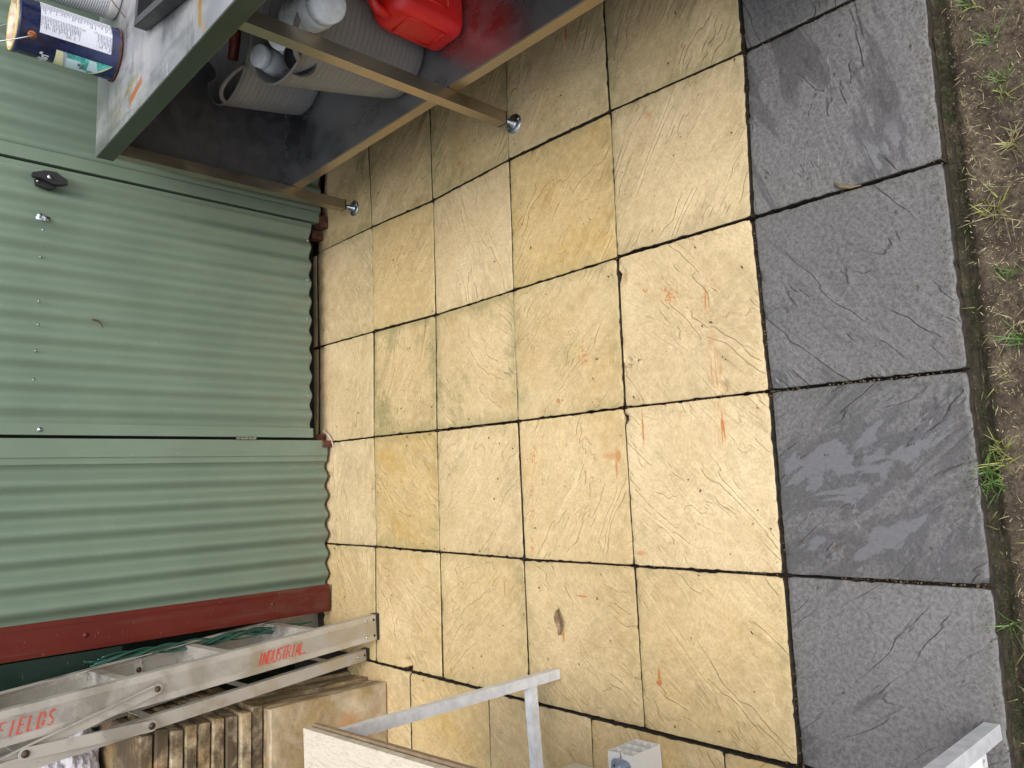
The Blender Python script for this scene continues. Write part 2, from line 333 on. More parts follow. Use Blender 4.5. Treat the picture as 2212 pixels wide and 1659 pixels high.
def tubm():
    q=N('grey_rubber'); c=q.coord(); p=q.pos()
    col=q.mix(q.ramp(q.noise(p,6,5,.65),.3,.7),(.15,.15,.153),(.195,.192,.188))
    col=q.mix(q.math('MULTIPLY',q.ramp(q.noise(q.map(p,scale=(1,1,.5)),14,5,.7),.48,.7),.5),col,(.19,.172,.15))
    sp=q.math('MULTIPLY',q.ramp(q.vor(p,48),.12,.07),q.ramp(q.noise(p,9,2),.56,.62)); col=q.mix(sp,col,(.5,.48,.45))
    z=q.sep(p)[2]; w_=q.math('FRACT',q.math('MULTIPLY',z,1/.0175)); line=q.ramp(q.math('ABSOLUTE',q.math('SUBTRACT',w_,.5)),.06,.0)
    q.set(col=q.mix(q.math('MULTIPLY',line,.3),col,(.30,.29,.28)),rough=.5,normal=q.bump(q.math('MULTIPLY',line,-1.0),1,.0016)); return q.m
M_tub=tubm()
M_clear=simple('cloudy_plastic',(.60,.64,.68),.28,noise_amt=.12,nscale=12,bump=.1,bscale=30)
def labelm(name,paper,ink,axis='z',sc=1.0,density=.55):
    """fine print: rows of short grey dashes"""
    q=N(name); uv=q.coord('UV'); s=q.sep(uv)
    row=q.math('MULTIPLY',s[0],46*sc); fr=q.math('FRACT',row); ri=q.math('FLOOR',row)
    cbn=q.n('CombineXYZ'); q.l(q.math('MULTIPLY',ri,7.31),cbn.inputs[0]); q.l(q.math('MULTIPLY',s[1],60*sc),cbn.inputs[1])
    wn=q.noise(cbn.outputs[0],1.0,1,.5)
    col_i=q.math('FLOOR',q.math('MULTIPLY',s[1],3.0)); colf=q.math('FRACT',q.math('MULTIPLY',s[1],3.0))
    blk=q.n('CombineXYZ'); q.l(q.math('FLOOR',q.math('MULTIPLY',s[0],9)),blk.inputs[0]); q.l(col_i,blk.inputs[1])
    wh=q.n('TexWhiteNoise'); q.l(blk.outputs[0],wh.inputs['Vector'])
    wr=q.n('TexWhiteNoise'); cb2=q.n('CombineXYZ'); q.l(ri,cb2.inputs[0]); q.l(col_i,cb2.inputs[1]); q.l(cb2.outputs[0],wr.inputs['Vector'])
    on=q.math('MULTIPLY',q.ramp(fr,.35,.45),q.ramp(fr,.95,.85))
    on=q.math('MULTIPLY',on,q.ramp(wn,.36,.42)); on=q.math('MULTIPLY',on,q.math('LESS_THAN',colf,q.math('ADD',.45,q.math('MULTIPLY',wr.outputs[0],.5))))
    on=q.math('MULTIPLY',on,q.math('GREATER_THAN',colf,.05)); on=q.math('MULTIPLY',on,q.math('GREATER_THAN',wh.outputs[0],1-density-.3))
    rs=q.math('MULTIPLY',q.ramp(q.noise(q.map(uv,scale=(3,7,1)),5,3,.6),.70,.73),1)
    col=q.mix(on,paper,ink); col=q.mix(rs,col,(.5,.10,.05))
    q.set(col=col,rough=.4,normal=q.bump(q.noise(uv,6,2),.2,.002)); return q.m
M_label=labelm('printed_label_paper',(.60,.62,.70),(.16,.17,.22))
M_label2=labelm('small_printed_label',(.55,.55,.57),(.03,.03,.035),sc=.45,density=.65)
def flat(name,col,rough=.45): return simple(name,col,rough,noise_amt=.06,nscale=20,bump=0)
M_teal=simple('teal_print',(.09,.42,.38),.35,noise_amt=.3,nscale=60,bump=0); M_paleyel=flat('pale_yellow_print',(.62,.64,.36)); M_paleblue=flat('pale_blue_print',(.50,.68,.72)); M_paleblueg=flat('pale_grit',(.30,.30,.30)); M_lilac=flat('lilac_print',(.34,.34,.42)); M_wprint=flat('white_print',(.75,.76,.78)); M_gprint=flat('grey_print',(.10,.16,.15))
M_redink=N('red_stencil_ink'); 
_q=M_redink; _c=_q.coord(); _q.set(col=_q.mix(_q.ramp(_q.noise(_c,160,3,.7),.60,.70),(.60,.055,.03),(.60,.30,.22)),rough=.5); M_redink=_q.m
def woodtop():
    q=N('pale_laminate_board'); c=q.coord(); v=q.map(c,scale=(7,1,1)); n=q.noise(v,7,6,.62,1.4); w_=q.math('FRACT',q.math('MULTIPLY',n,9))
    g=q.ramp(w_,.0,.5); col=q.mix(g,(.42,.36,.27),(.54,.485,.39)); col=q.mix(q.math('MULTIPLY',q.ramp(q.noise(q.map(c,scale=(25,1.5,1)),14,3,.6),.5,.7),.5),col,(.62,.57,.48))
    q.set(col=col,rough=.38,normal=q.bump(g,.25,.0005)); return q.m
M_wood=woodtop(); M_mdf=simple('brown_fibreboard',(.27,.19,.115),.8,nscale=40)
M_netg=simple('green_plastic_netting',(.018,.085,.06),.35,noise_amt=.15)
def leafm():
    q=N('dry_leaf'); u=q.coord(); s=q.sep(u); vein=q.math('FRACT',q.math('MULTIPLY',q.math('ADD',s[0],q.math('MULTIPLY',q.math('ABSOLUTE',s[1]),.8)),120)); 
    q.set(col=q.mix(q.ramp(vein,.0,.25,.6,0),q.mix(q.ramp(q.noise(u,50,3),.3,.7),(.15,.085,.04),(.30,.20,.11)),(.07,.04,.02)),rough=.6); return q.m
M_leaf=leafm()
M_grass=simple('fresh_grass',(.085,.165,.03),.45,noise_amt=.3,nscale=40,bump=0); M_grass2=simple('yellowing_grass',(.22,.235,.06),.5,noise_amt=.3,nscale=40,bump=0); M_straw=simple('dry_straw',(.30,.25,.14),.6,noise_amt=.4,nscale=30,bump=0)
M_paper=simple('crumpled_white_plastic',(.62,.60,.64),.35,noise_amt=.1,nscale=9,bump=.2,bscale=30)
M_twig=simple('brown_twig',(.08,.04,.02),.7,noise_amt=.3,nscale=60); M_pink=simple('pale_pink_strip',(.55,.42,.36),.6)
M_mesh=N('perforated_white'); _q=M_mesh; _u=_q.coord('UV'); _v=_q.map(_u,scale=(110,34,1)); _s=_q.sep(_v)
_fx=_q.math('SUBTRACT',_q.math('FRACT',_q.math('ADD',_s[0],_q.math('MULTIPLY',_q.math('MODULO',_q.math('FLOOR',_s[1]),2.0),.5))),.5); _fy=_q.math('SUBTRACT',_q.math('FRACT',_s[1]),.5)
_d=_q.math('SQRT',_q.math('ADD',_q.math('MULTIPLY',_fx,_fx),_q.math('MULTIPLY',_fy,_fy)))
_q.set(col=_q.mix(_q.ramp(_d,.34,.26),(.66,.66,.68),(.06,.06,.07)),rough=.4); M_mesh=_q.m
M_rusttin=simple('rusted_ear',(.30,.09,.025),.8,noise_amt=.4,nscale=120); M_lid=N('paint_crusted_lid'); _q=M_lid; _c=_q.coord(); _q.set(col=_q.mix(_q.ramp(_q.noise(_c,22,5,.6,.8),.40,.6),(.62,.56,.44),(.38,.26,.17)),rough=.5,normal=_q.bump(_q.noise(_c,50,4),.6,.002)); M_lid=_q.m
M_yelrim=simple('yellow_paint_drip',(.70,.52,.12),.4); M_wire=simple('galvanised_wire',(.45,.47,.48),.35,.9,bump=0)
M_orange=simple('dark_orange_plastic',(.12,.018,.004),.5); M_blacklab=flat('black_label',(.012,.012,.015),.35); M_redlab=simple('red_can_print',(.20,.006,.008),.3,noise_amt=.2)

# ================================================================== GROUND
def lin(a,b,n): return [a+(b-a)*i/n for i in range(n+1)]
xs=[-30,-12,-5,-2.5,-1.2]+lin(-.7,1.75,250)+[2.0,2.4,4,9,20,30]
ys=[-30,-12,-6,-4.2]+lin(-3.35,-2.42,100)+[-2.3,-2,-1.2,-.4,0,.5,1,2,4,9,20,30]
bm=NB(); grid=[]
for y in ys:
    row=[]
    for x in xs:
        if y>-2.425: z=-.046
        else:
            n=noise.fractal((x*7,y*7,.3),1,2,5)*.010+noise.noise((x*60,y*60,4))*.004+noise.noise((x*26,y*26,9))*.006
            z=-.020+n - .030*max(0,1-abs(y+2.442)/.020)
            if y<-3.4 or x<-1 or x>1.9: z=-.02
        row.append(bm.verts.new((x,y,z)))
    grid.append(row)
for a,b in zip(grid,grid[1:]):
    for i in range(len(xs)-1): bm.faces.new((a[i],a[i+1],b[i+1],b[i]))
ground=mk('ground',bm,M_soil,smooth=True); tag(ground,'damp bare brown soil with moss along the paving edge','soil',kind='structure')
# ================================================================== PAVEMENT
pave=empty('pavement',(0,0,0),'riven cream paving slabs with one border row of charcoal slabs','paving',kind='structure')
bm=NB(); add_box(bm,(-1.4,-2.44,-.062),(2.1,.42,-.040)); mk('bedding',bm,M_bed,pave)
NODE={}
P=405e-3
for l in range(0,8):
    for j in range(-2,6): NODE[l,j]=Vector((j*P,-l*P))
for l,j,px,py in ((1,3,803,490),(2,3,935,433),(3,3,1099,345),(4,3,1317,240),(5,3,1605,111),(1,2,806,716),(2,2,940,680),(3,2,1108,627),(4,2,1332,556),(5,2,1622,470),(6,2,2036,346),
    (1,1,806,944),(2,1,943,930),(3,1,1118,910),(4,1,1348,881),(5,1,1660,845),(6,1,2090,797),(1,0,811,1181),(2,0,950,1193),(3,0,1132,1208),(4,0,1370,1222),(5,0,1692,1243),(6,0,2143,1270),
    (1,-1,813,1430),(2,-1,956,1466),(3,-1,1144,1515),(4,-1,1392,1576),(5,-1,1726,1657),(0,3,685,546),(0,2,689,749)):
    g=G(px,py); NODE[l,j]=Vector((g.x,g.y))
NODE[0,4]=Vector((1.62,-.075)); 
CHIPS=[(881,1439,.030),(1341,592,.012),(1342,602,.010),(1353,780,.012),(1352,905,.010),(1290,868,.008),(1560,838,.012),(705,1330,.02),(703,1300,.018),(712,1360,.015)]
CH=[(G(a,b),r) for a,b,r in CHIPS]
random.seed(5)
def slab(name,cs,mat,parent,thick=.040,gap=.0035,gapy=None,z=0,n=36,seed=0,tilt=(0,0),world=True,rough=1.0):
    """cs: four corners (x,y), any winding a,b,c,d"""
    cs=[Vector(c) for c in cs]; cen=sum(cs,Vector((0,0)))/4
    cs=[Vector((c.x+math.copysign(gap*random.uniform(.7,1.4),cen.x-c.x),c.y+math.copysign((gapy or gap)*random.uniform(.75,1.35),cen.y-c.y))) for c in cs]
    u0=.007; par=[0,u0*.35,u0]+[u0+(1-2*u0)*i/n for i in range(1,n)]+[1-u0,1-u0*.35,1]
    bm=NB(); gr=[]; K=len(par)
    for a,v in enumerate(par):
        row=[]
        for b,u in enumerate(par):
            p=(cs[0]*(1-u)+cs[1]*u)*(1-v)+(cs[3]*(1-u)+cs[2]*u)*v
            ring=min(a,b,K-1-a,K-1-b)
            zz=[-.0022,-.0005,0][ring] if ring<3 else 0
            # corner rounding
            du=min(u,1-u);dv=min(v,1-v)
            if ring<2:
                nn=noise.noise((p.x*55+seed,p.y*55,seed))
                k=max(0,nn-.15)*.007+.0006*noise.noise((p.x*160,p.y*160,seed))
                if du<.022 and dv<.022: k+=.0022
                p=p+(cen-p).normalized()*k*(1.3-ring*.5); zz-=k*.5
            zz+=rough*(.0007*noise.fractal((p.x*6+seed*3,p.y*6,seed),1,2,3))
            for g,r in CH:
                d=(Vector((g.x,g.y))-p).length
                if d<r: 
                    f=1-d/r; zz-=min(.03,.05*f); p=p+(cen-p).normalized()*r*f*.35*(1 if ring<2 else .3)
            row.append(bm.verts.new((p.x-cen.x,p.y-cen.y,zz+(p.x-cen.x)*tilt[0]+(p.y-cen.y)*tilt[1])))
        gr.append(row)
    for a in range(K-1):
        for b in range(K-1): bm.faces.new((gr[a][b],gr[a][b+1],gr[a+1][b+1],gr[a+1][b]))
    loop=[gr[0][i] for i in range(K)]+[gr[i][K-1] for i in range(1,K)]+[gr[K-1][i] for i in range(K-2,-1,-1)]+[gr[i][0] for i in range(K-2,0,-1)]
    low=[bm.verts.new((v.co.x,v.co.y,-thick)) for v in loop]
    for i in range(len(loop)):
        j=(i+1)%len(loop); bm.faces.new((loop[j],loop[i],low[i],low[j]))
    bmesh.ops.recalc_face_normals(bm,faces=bm.faces)
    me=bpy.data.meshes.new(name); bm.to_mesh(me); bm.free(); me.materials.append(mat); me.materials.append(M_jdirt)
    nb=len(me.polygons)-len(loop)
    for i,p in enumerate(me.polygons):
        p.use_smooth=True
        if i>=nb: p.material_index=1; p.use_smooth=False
    o=bpy.data.objects.new(name,me); link(o); o.location=(cen.x,cen.y,z)
    o['seed']=float(seed%97); o['shade']=random.uniform(.86,1.05); o['satur']=random.uniform(.86,1.10)
    if parent: o.parent=parent
    return o
GR=(.95,1.05,-.85,1.0,-.75,.9,-1.0,.8)
# per-slab character read from the photo: (l,j) -> grain angle, ochre, algae
CHAR={(0,3):(.9,.5,.9),(0,2):(-.7,.3,.35),(0,1):(.2,.25,.2),(0,0):(.2,.2,.3),(0,-1):(-.6,.5,.4),
 (1,3):(.75,.5,.6),(1,2):(.65,.75,.25),(1,1):(.5,.5,1.0),(1,0):(-.95,.9,.5),(1,-1):(-.9,.6,.2),
 (2,3):(.6,.5,.7),(2,2):(-.3,.3,.15),(2,1):(-.8,.45,.85),(2,0):(.7,.3,.25),(2,-1):(.8,.5,.35),
 (3,3):(.5,.35,.4),(3,2):(.65,.9,.35),(3,1):(.7,.45,.45),(3,0):(.55,.45,.15),(3,-1):(-.9,.45,.3),
 (4,3):(.55,.35,.7),(4,2):(.6,.25,.35),(4,1):(-.75,.1,.15),(4,0):(-.8,.15,.12),(4,-1):(-.85,.4,.35)}
k=0
def paver(cs,l,j,n=36):
    global k; k+=1
    o=slab('paver',cs,M_cream,pave,seed=k*3.17,z=random.uniform(-.003,.002),tilt=(random.uniform(-.007,.007),random.uniform(-.007,.007)),gap=random.uniform(.0020,.0032),gapy=random.uniform(.0019,.0027),n=n)
    g,t,a=CHAR.get((l,j),(random.choice(GR),random.uniform(.2,.7),random.uniform(.2,.6)))
    o['grain']=float(g); o['tone']=float(t); o['algae']=float(a); o['satur']=.94+.20*t+random.uniform(-.02,.02); o['shade']=1.04-.10*t-.07*a+random.uniform(-.03,.03); return o
for l in range(-1,5):
    for j in range(-1,5):
        if l==-1:
            if j>2: continue
            cs=[Vector((j*P,.405)),Vector(((j+1)*P,.405)),Vector(((j+1)*P,.002)),Vector((j*P,.002))]; paver(cs,l,j,10); continue
        cs=[NODE[l,j],NODE[l,j+1],NODE[l+1,j+1],NODE[l+1,j]]
        if (l,j)==(0,3): cs[0]=Vector((1.218,.002)); cs[1]=Vector((1.62,-.085)); 
        paver(cs,l,j,40 if j<4 else 12)
# stagger-bonded course nearest the stack of spare slabs
jx=[G(785-95,1400).y]+[G(884,1449).y,G(1054,1502).y,G(1276,1555).y,G(1563.6,1630).y,G(1563.6,1630).y-.405]
jx[0]=jx[1]+.405
def ybot(y): # edge of the course under J-1
    pts=[(NODE[l,-1].y,NODE[l,-1].x) for l in range(0,6)]
    for (ya,xa),(yb,xb) in zip(pts,pts[1:]):
        if yb<=y<=ya: return xa+(xb-xa)*(ya-y)/(ya-yb)
    return pts[0][1] if y>pts[0][0] else pts[-1][1]
for a,b in zip(jx,jx[1:]):
    cs=[Vector((ybot(a)-.405,a)),Vector((ybot(a)-.004,a)),Vector((ybot(b)-.004,b)),Vector((ybot(b)-.405,b))]
    o=paver(cs,9,9); o['tone']=1.0; o['algae']=.25
off=.2
for i in range(6):
    y=.3-i*.405; cs=[Vector((-1.222,y)),Vector((-.818,y)),Vector((-.818,y-.405)),Vector((-1.222,y-.405))]; paver(cs,9,9,10)
WET={3:.05,2:.46,1:.05,0:.52,-1:.12,-2:.2,4:.3}
GA={3:-.35,2:-.35,1:-.75,0:.95,-1:.9,-2:.9,4:.5}
for j in range(-2,5):
    a=NODE[5,j].copy(); b=NODE[5,j+1].copy(); c=NODE[6,j+1].copy(); d=NODE[6,j].copy()
    a.y-=.004; b.y-=.004
    o=slab('paver',[a,b,c,d],M_grey,pave,seed=40+j*7.7,z=random.uniform(-.002,.001)-.003,gap=.0034,gapy=.0018,n=40)
    o['grain']=GA[j]; o['tone']=.5; o['algae']=.55; o['wet']=float(WET[j]); o['label']='charcoal grey border slab'

# ================================================================== SHED
shed=empty('shed',(-.26,-.09,0),'pale green corrugated steel shed with a hinged door and red corner strip','shed')
YW=-.085
def corr(x0,x1,crest,z0,z1,bottom_wave=True,amp=.0105,y=YW,per=.0768):
    bm=NB(); n=max(4,int((x1-x0)/per*12)); zs=[z0,z0+.004,z0+.2,(z0+z1)/2,z1]; rows=[]
    for z in zs:
        rows.append([bm.verts.new((x0+(x1-x0)*i/n, y-amp*math.cos(2*math.pi*((x0+(x1-x0)*i/n)-crest)/per), z)) for i in range(n+1)])
    for a,b in zip(rows,rows[1:]):
        for i in range(n): bm.faces.new((a[i],a[i+1],b[i+1],b[i]))
    geo=bmesh.ops.extrude_face_region(bm,geom=bm.faces[:]); 
    for v in geo['geom']:
        if isinstance(v,bmesh.types.BMVert): v.co.y+=.0012
    return bm
ZT=2.25
# recessed dark frame behind, interior
o=mk('wall_sheet',corr(-.235,.333,.117,.014,ZT,amp=.0135),M_green,shed,smooth=True)
o=mk('wall_sheet',corr(1.355,2.02,1.378,.035,ZT,y=YW),M_green,shed,smooth=True)
door=mk('door',corr(.455,1.298,.592,.082,2.05,y=YW-.004),M_green,shed,smooth=True); door['label']='pale green corrugated shed door'
# door edge channels
def part_box(name,a,b,mat,parent,bevel=0,**k):
    bm=NB(); add_box(bm,a,b); return mk(name,bm,mat,parent,bevel=bevel,**k)
part_box('door_frame_strip',(.4235,YW-.017,.080),(.4600,YW+.012,2.05),M_green,shed,.002)
part_box('door_frame_strip',(1.2925,YW-.012,.080),(1.3060,YW+.012,2.05),M_green,shed,.002)
part_box('jamb',(.352,YW-.016,.016),(.4125,YW+.03,ZT),M_green,shed,.002)
part_box('jamb_lip',(.330,YW-.0105,.016),(.3545,YW+.004,ZT),M_green,shed,.0015)
part_box('jamb',(1.3170,YW-.012,.045),(1.3600,YW+.03,ZT),M_green,shed,.002)
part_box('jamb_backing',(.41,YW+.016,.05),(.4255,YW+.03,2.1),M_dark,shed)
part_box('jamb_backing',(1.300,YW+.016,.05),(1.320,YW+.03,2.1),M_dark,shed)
# header over door and side / back walls, roof
part_box('header',(.333,YW-.01,2.06),(1.36,YW+.03,ZT),M_green,shed,.002)
mk('side_wall',(lambda b:(add_box(b,(-.232,-.075,.02),(-.222,1.6,ZT)),b)[1])(NB()),M_green,shed)
part_box('side_wall',(2.02,-.08,.02),(2.03,1.6,ZT),M_green,shed)
part_box('back_wall',(-.222,1.6,.02),(2.02,1.61,ZT),M_green,shed)
part_box('roof',(-.245,-.115,ZT+.001),(2.045,1.62,ZT+.03),M_green,shed)
part_box('inner_floor',(-.2,-.02,-.03),(1.25,1.58,.004),M_bed,shed) if False else None
part_box('gap_strip',(-.215,-.052,.014),(.40,-.02,.07),M_dark,shed)  # black strip added so the gap under the sheet reads as shade
part_box('gap_strip',(.43,.018,.010),(1.29,.05,.09),M_dark,shed)  # black strip added to keep the gap under the door dark
part_box('gap_strip',(1.31,-.055,.012),(2.0,-.03,.09),M_rust,shed)
# red corner strip
bm=NB(); prof=[(-.1535,-.0175),(-.1555,-.0205),(-.2440,-.0205),(-.2575,-.019),(-.2575,.08),(-.2555,.08),(-.2555,-.0175)]
add_prism(bm,[(a,b) for a,b in prof],(0,YW,.015),(0,YW,ZT),(1,0,0),(0,1,0)); mk('corner_flashing',bm,M_red,shed)
part_box('flashing_lip',(-.1700,YW-.0235,.016),(-.1545,YW-.0200,ZT),M_red,shed,.001)
# screws
def screw(bm,x,z,y,r=.0042):
    add_lathe(bm,[(0,.0045),(r*.6,.0045),(r*.62,.002),(r*1.25,.0015),(r*1.3,0)],(x,y,z),10,Matrix.Rotation(R_(90),4,'X'))
for (x,z,y,nm) in [(1.23,.098,-.0125,'z'),(1.064,.099,-.0125,'z'),(.905,.10,-.0125,'z'),(.745,.101,-.0125,'z'),(.592,.101,-.0125,'z'),
    (1.09,1.041,-.012,'z'),(1.001,1.043,-.006,'z'),(.853,1.044,-.008,'z'),(.777,1.044,-.01,'z'),(.691,1.048,-.01,'z'),(.598,1.051,-.012,'z'),(.44,1.03,-.018,'b'),
    (.273,.267,-.008,'g'),(.117,.27,-.008,'g'),(-.041,.27,-.008,'g'),(-.2,.252,-.021,'r'),(-.211,.882,-.021,'R')]:
    bm=NB(); screw(bm,x,z,YW+y,{'z':.0032,'b':.006,'g':.005,'r':.005,'R':.0065}[nm]); mk('screw',bm,{'z':M_zinc,'b':M_zinc,'g':M_green,'r':M_red,'R':M_red}[nm],shed,smooth=True)
# handle
hx,hz=1.262,1.018
def hbox(bm,pts,th):  # polygon in (x,z) extruded towards the viewer
    A=[bm.verts.new((x,YW-.012-th[0],z)) for x,z in pts]; B=[bm.verts.new((x,YW-.012-th[1],z)) for x,z in pts]
    bm.faces.new(A); bm.faces.new(B[::-1])
    for i in range(len(pts)): j=(i+1)%len(pts); bm.faces.new((A[i],A[j],B[j],B[i]))
H=[PY(x,y,YW-.03) for x,y in ((68,375),(95,371),(120,375),(143,393),(144,401),(131,402),(112,400),(88,388),(69,382))]
bm=NB(); hbox(bm,[(p.x,p.z) for p in H],(.012,.034)); hd=mk('door_handle',bm,M_black,shed,bevel=.002)
H=[PY(x,y,YW-.015) for x,y in ((74,388),(100,386),(120,396),(121,406),(112,410),(98,408),(76,400))]
bm=NB(); hbox(bm,[(p.x,p.z) for p in H],(-.004,.016)); mk('handle_base',bm,M_black,hd,bevel=.002)
p=PY(107,383,YW-.046); bm=NB(); add_lathe(bm,[(0,.006),(.0068,.006),(.0072,.0),(.0072,-.01)],p,18,Matrix.Rotation(R_(90),4,'X')); mk('lock_barrel',bm,M_zinc,hd,smooth=True)
p=PY(81,391,YW-.03); bm=NB(); add_lathe(bm,[(0,.004),(.0036,.003),(.0042,0)],p,12,Matrix.Rotation(R_(90),4,'X')); mk('screw',bm,M_zinc,hd,smooth=True)
# latch eye
c0=PY(93,469,YW-.02); bm=NB()
for s,rr in ((-1,.009),(1,.010)): add_lathe(bm,[(0,.003),(rr*.8,.003),(rr,.0)],c0+Vector((-.003*s,0,.008*-s)),14,Matrix.Rotation(R_(90),4,'X'))
add_box(bm,c0-Vector((.008,.004,.0015)),c0+Vector((.008,.002,.0015))); add_box(bm,c0-Vector((.012,.0,.02)),c0+Vector((.004,.002,.02)))
mk('latch_eye',bm,M_zinc,shed,smooth=True)
# hinge
bm=NB(); h0=PY(509,951,YW-.02); 
for i in range(5): add_lathe(bm,[(0,0),(.005,0),(.005,.014),(0,.014)],(.418,YW-.020,h0.z-.078+i*.0155),10)
mk('hinge',bm,M_zinc,shed,smooth=False)
bm=NB(); 
for i in range(5): add_lathe(bm,[(0,0),(.005,0),(.005,.014),(0,.014)],(.418,YW-.020,1.75+i*.0155),10)
mk('hinge',bm,M_zinc,shed)
# frame stubs at the foot of the jambs (rusty)
part_box('frame_stub',(.385,-.112,.0),(.412,-.055,.040),M_rust,shed,.003)
part_box('frame_stub',(.412,-.06,.0),(.440,-.03,.080),M_rust,shed,.003)
part_box('frame_stub',(1.305,-.092,.0),(1.352,-.035,.044),M_rust,shed,.006)
part_box('frame_stub',(1.262,-.05,.0),(1.300,-.01,.05),M_rust,shed,.006)
# dark green post beside the corner
bm=NB(); add_box(bm,(-.336,-.112,.775),(-.262,-.072,ZT)); 
post=solo('fence_post',bm,M_dgreen,(-.30,-.09,.775),'dark green steel post between the red corner strip and the ladder','post',bevel=.002)
p=PY(330,1410,-.113)
bm=NB(); screw(bm,-.300,.885,-.112,.005); mk('screw',bm,M_dgreen,post)
# side fences; the unseen bench one is added for darkness, low for skylight
for nm,x,lab in (('l',-1.35,'dark green steel fence behind the stacked spare slabs'),('r',2.06,'unseen dark green fence added to darken the space behind the work bench')):
    f=empty('fence',(x,-1.0,0),lab,'fence')
    y0,y1=(-.9,2.4) if nm=='l' else (-3.4,-.14)
    i=0; y=y0; FH=1.8 if nm=='l' else .98
    while y<y1-.01:
        bm=NB(); add_box(bm,(x-.006,y+.003,.0),(x+.006,min(y+.2,y1)-.003,FH)); 
        mk('fence_panel',bm,M_dgreen2,f,bevel=.002); y+=.2
    bm=NB(); add_box(bm,(x-.02,y0,FH+.002),(x+.02,y1,FH+.04)); mk('top_rail',bm,M_dgreen2,f)
f=empty('fence',(-.8,.22,0),'near-black fence added to darken the gap beside the shed','fence')  # added fence, near-black so the gap looks fully shaded
for i in range(6):
    bm=NB(); add_box(bm,(-1.32+.185*i,.215,0),(-1.32+.185*i+.18,.227,1.8)); mk('fence_panel',bm,M_dgreen2,f,bevel=.002)

# ================================================================== BENCH
BZ=.935; BX0,BX1=1.309,1.93; BY0,BY1=-.262,-2.65
bench=empty('work_bench',(1.6,-1.4,0),'long stainless steel work bench with lower shelf, standing against the shed','work bench')
bm=NB(); add_box(bm,(BX0,BY1,BZ-.054),(BX1,BY0,BZ)); mk('bench_top',bm,M_top,bench,bevel=.003)
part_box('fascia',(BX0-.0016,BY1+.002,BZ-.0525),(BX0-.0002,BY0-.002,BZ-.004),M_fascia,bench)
bm=NB(); add_box(bm,(1.352,-2.55,.240),(1.90,-.268,.280)); mk('lower_shelf',bm,M_shelf,bench,bevel=.002)
part_box('shelf_edge',(1.3500,-2.545,.243),(1.3516,-.270,.277),M_steel,bench)
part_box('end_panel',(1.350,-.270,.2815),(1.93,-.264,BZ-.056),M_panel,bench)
for ly in (-.302,-1.243,-2.40):
    for lx in (1.330,1.905):
        bm=NB(); add_box(bm,(lx-.019,ly-.019,.055),(lx+.019,ly+.019,BZ-.056)); lg=mk('leg',bm,M_steel,bench,bevel=.002)
        part_box('foot_cap',(lx-.0192,ly-.0192,.050),(lx+.0192,ly+.0192,.0545),M_black,lg)
        bm=NB(); add_lathe(bm,[(.0,.05),(.0065,.05),(.0065,.020),(.009,.018),(.0105,.014),(.0125,.008),(.017,.0065),(.030,.005),(.0315,.003),(.0315,.0005),(0,.0005)],(lx,ly,0),28)
        mk('adjustable_foot',bm,M_zinc,lg,smooth=True)
        for s in (-1,1):
            bm=NB(); add_lathe(bm,[(0,.0066),(.003,.0062),(.0034,.0055)],(lx-.021*s*.35,ly+.022*s,0),10); mk('screw',bm,M_wplas,lg)
# debris on the shelf seam
bm=NB(); random.seed(9)
for i in range(46):
    x=random.uniform(1.38,1.9); y=-.271-abs(random.gauss(0,.004)); r=random.uniform(.0006,.0017)
    add_box(bm,(x-r,y-r,.2805),(x+r,y+r,.2805+r))
solo('dust_crumbs',bm,M_paleblueg,(1.6,-.27,.2805),'pale dust crumbs along the shelf corner under the bench','dust',kind='stuff')
# ---- bench-top things
TN=Vector((1.572,-.452,BZ+.001)); TR=.078; TH=.268
tin=empty('paint_tin',TN,'navy blue paint tin with a white printed label and rusty ears, on the bench','paint tin')
bm=NB(); add_lathe(bm,[(0,.001),(TR-.002,.001),(TR+.0015,.003),(TR+.0015,.006),(TR-.001,.009),(TR-.001,TH-.012),(TR+.001,TH-.009),(TR+.001,TH-.002),(TR-.003,TH)],TN,72); mk('body',bm,M_navy,tin,smooth=True)
bm=NB(); add_lathe(bm,[(TR+.0018,.002),(TR+.0028,.004),(TR+.0018,.0075)],TN,72); mk('base_rim',bm,M_rust,tin,smooth=True)
bm=NB(); add_lathe(bm,[(TR-.003,TH-.001),(TR-.003,TH+.003),(TR-.009,TH+.003),(TR-.011,TH-.006),(TR-.03,TH-.008),(TR-.035,TH-.006),(0,TH-.006)],TN,64); mk('lid',bm,M_lid,tin,smooth=True)
bm=NB(); add_lathe(bm,[(TR-.0035,TH+.0005),(TR-.0022,TH+.0035),(TR-.0042,TH+.0048),(TR-.0065,TH+.0035)],TN,64); mk('rim_paint',bm,M_yelrim,tin,smooth=True)
def ang_of(px,py,zg):
    """angle on the tin surface seen at photo point"""
    d=ray(px,py); o=CAM-TN; r=TR
    a=d.x*d.x+d.y*d.y; b=2*(o.x*d.x+o.y*d.y); c=o.x*o.x+o.y*o.y-r*r; D=b*b-4*a*c
    t=(-b-math.sqrt(max(D,0)))/(2*a); q=o+d*t; return math.atan2(q.y,q.x),q.z
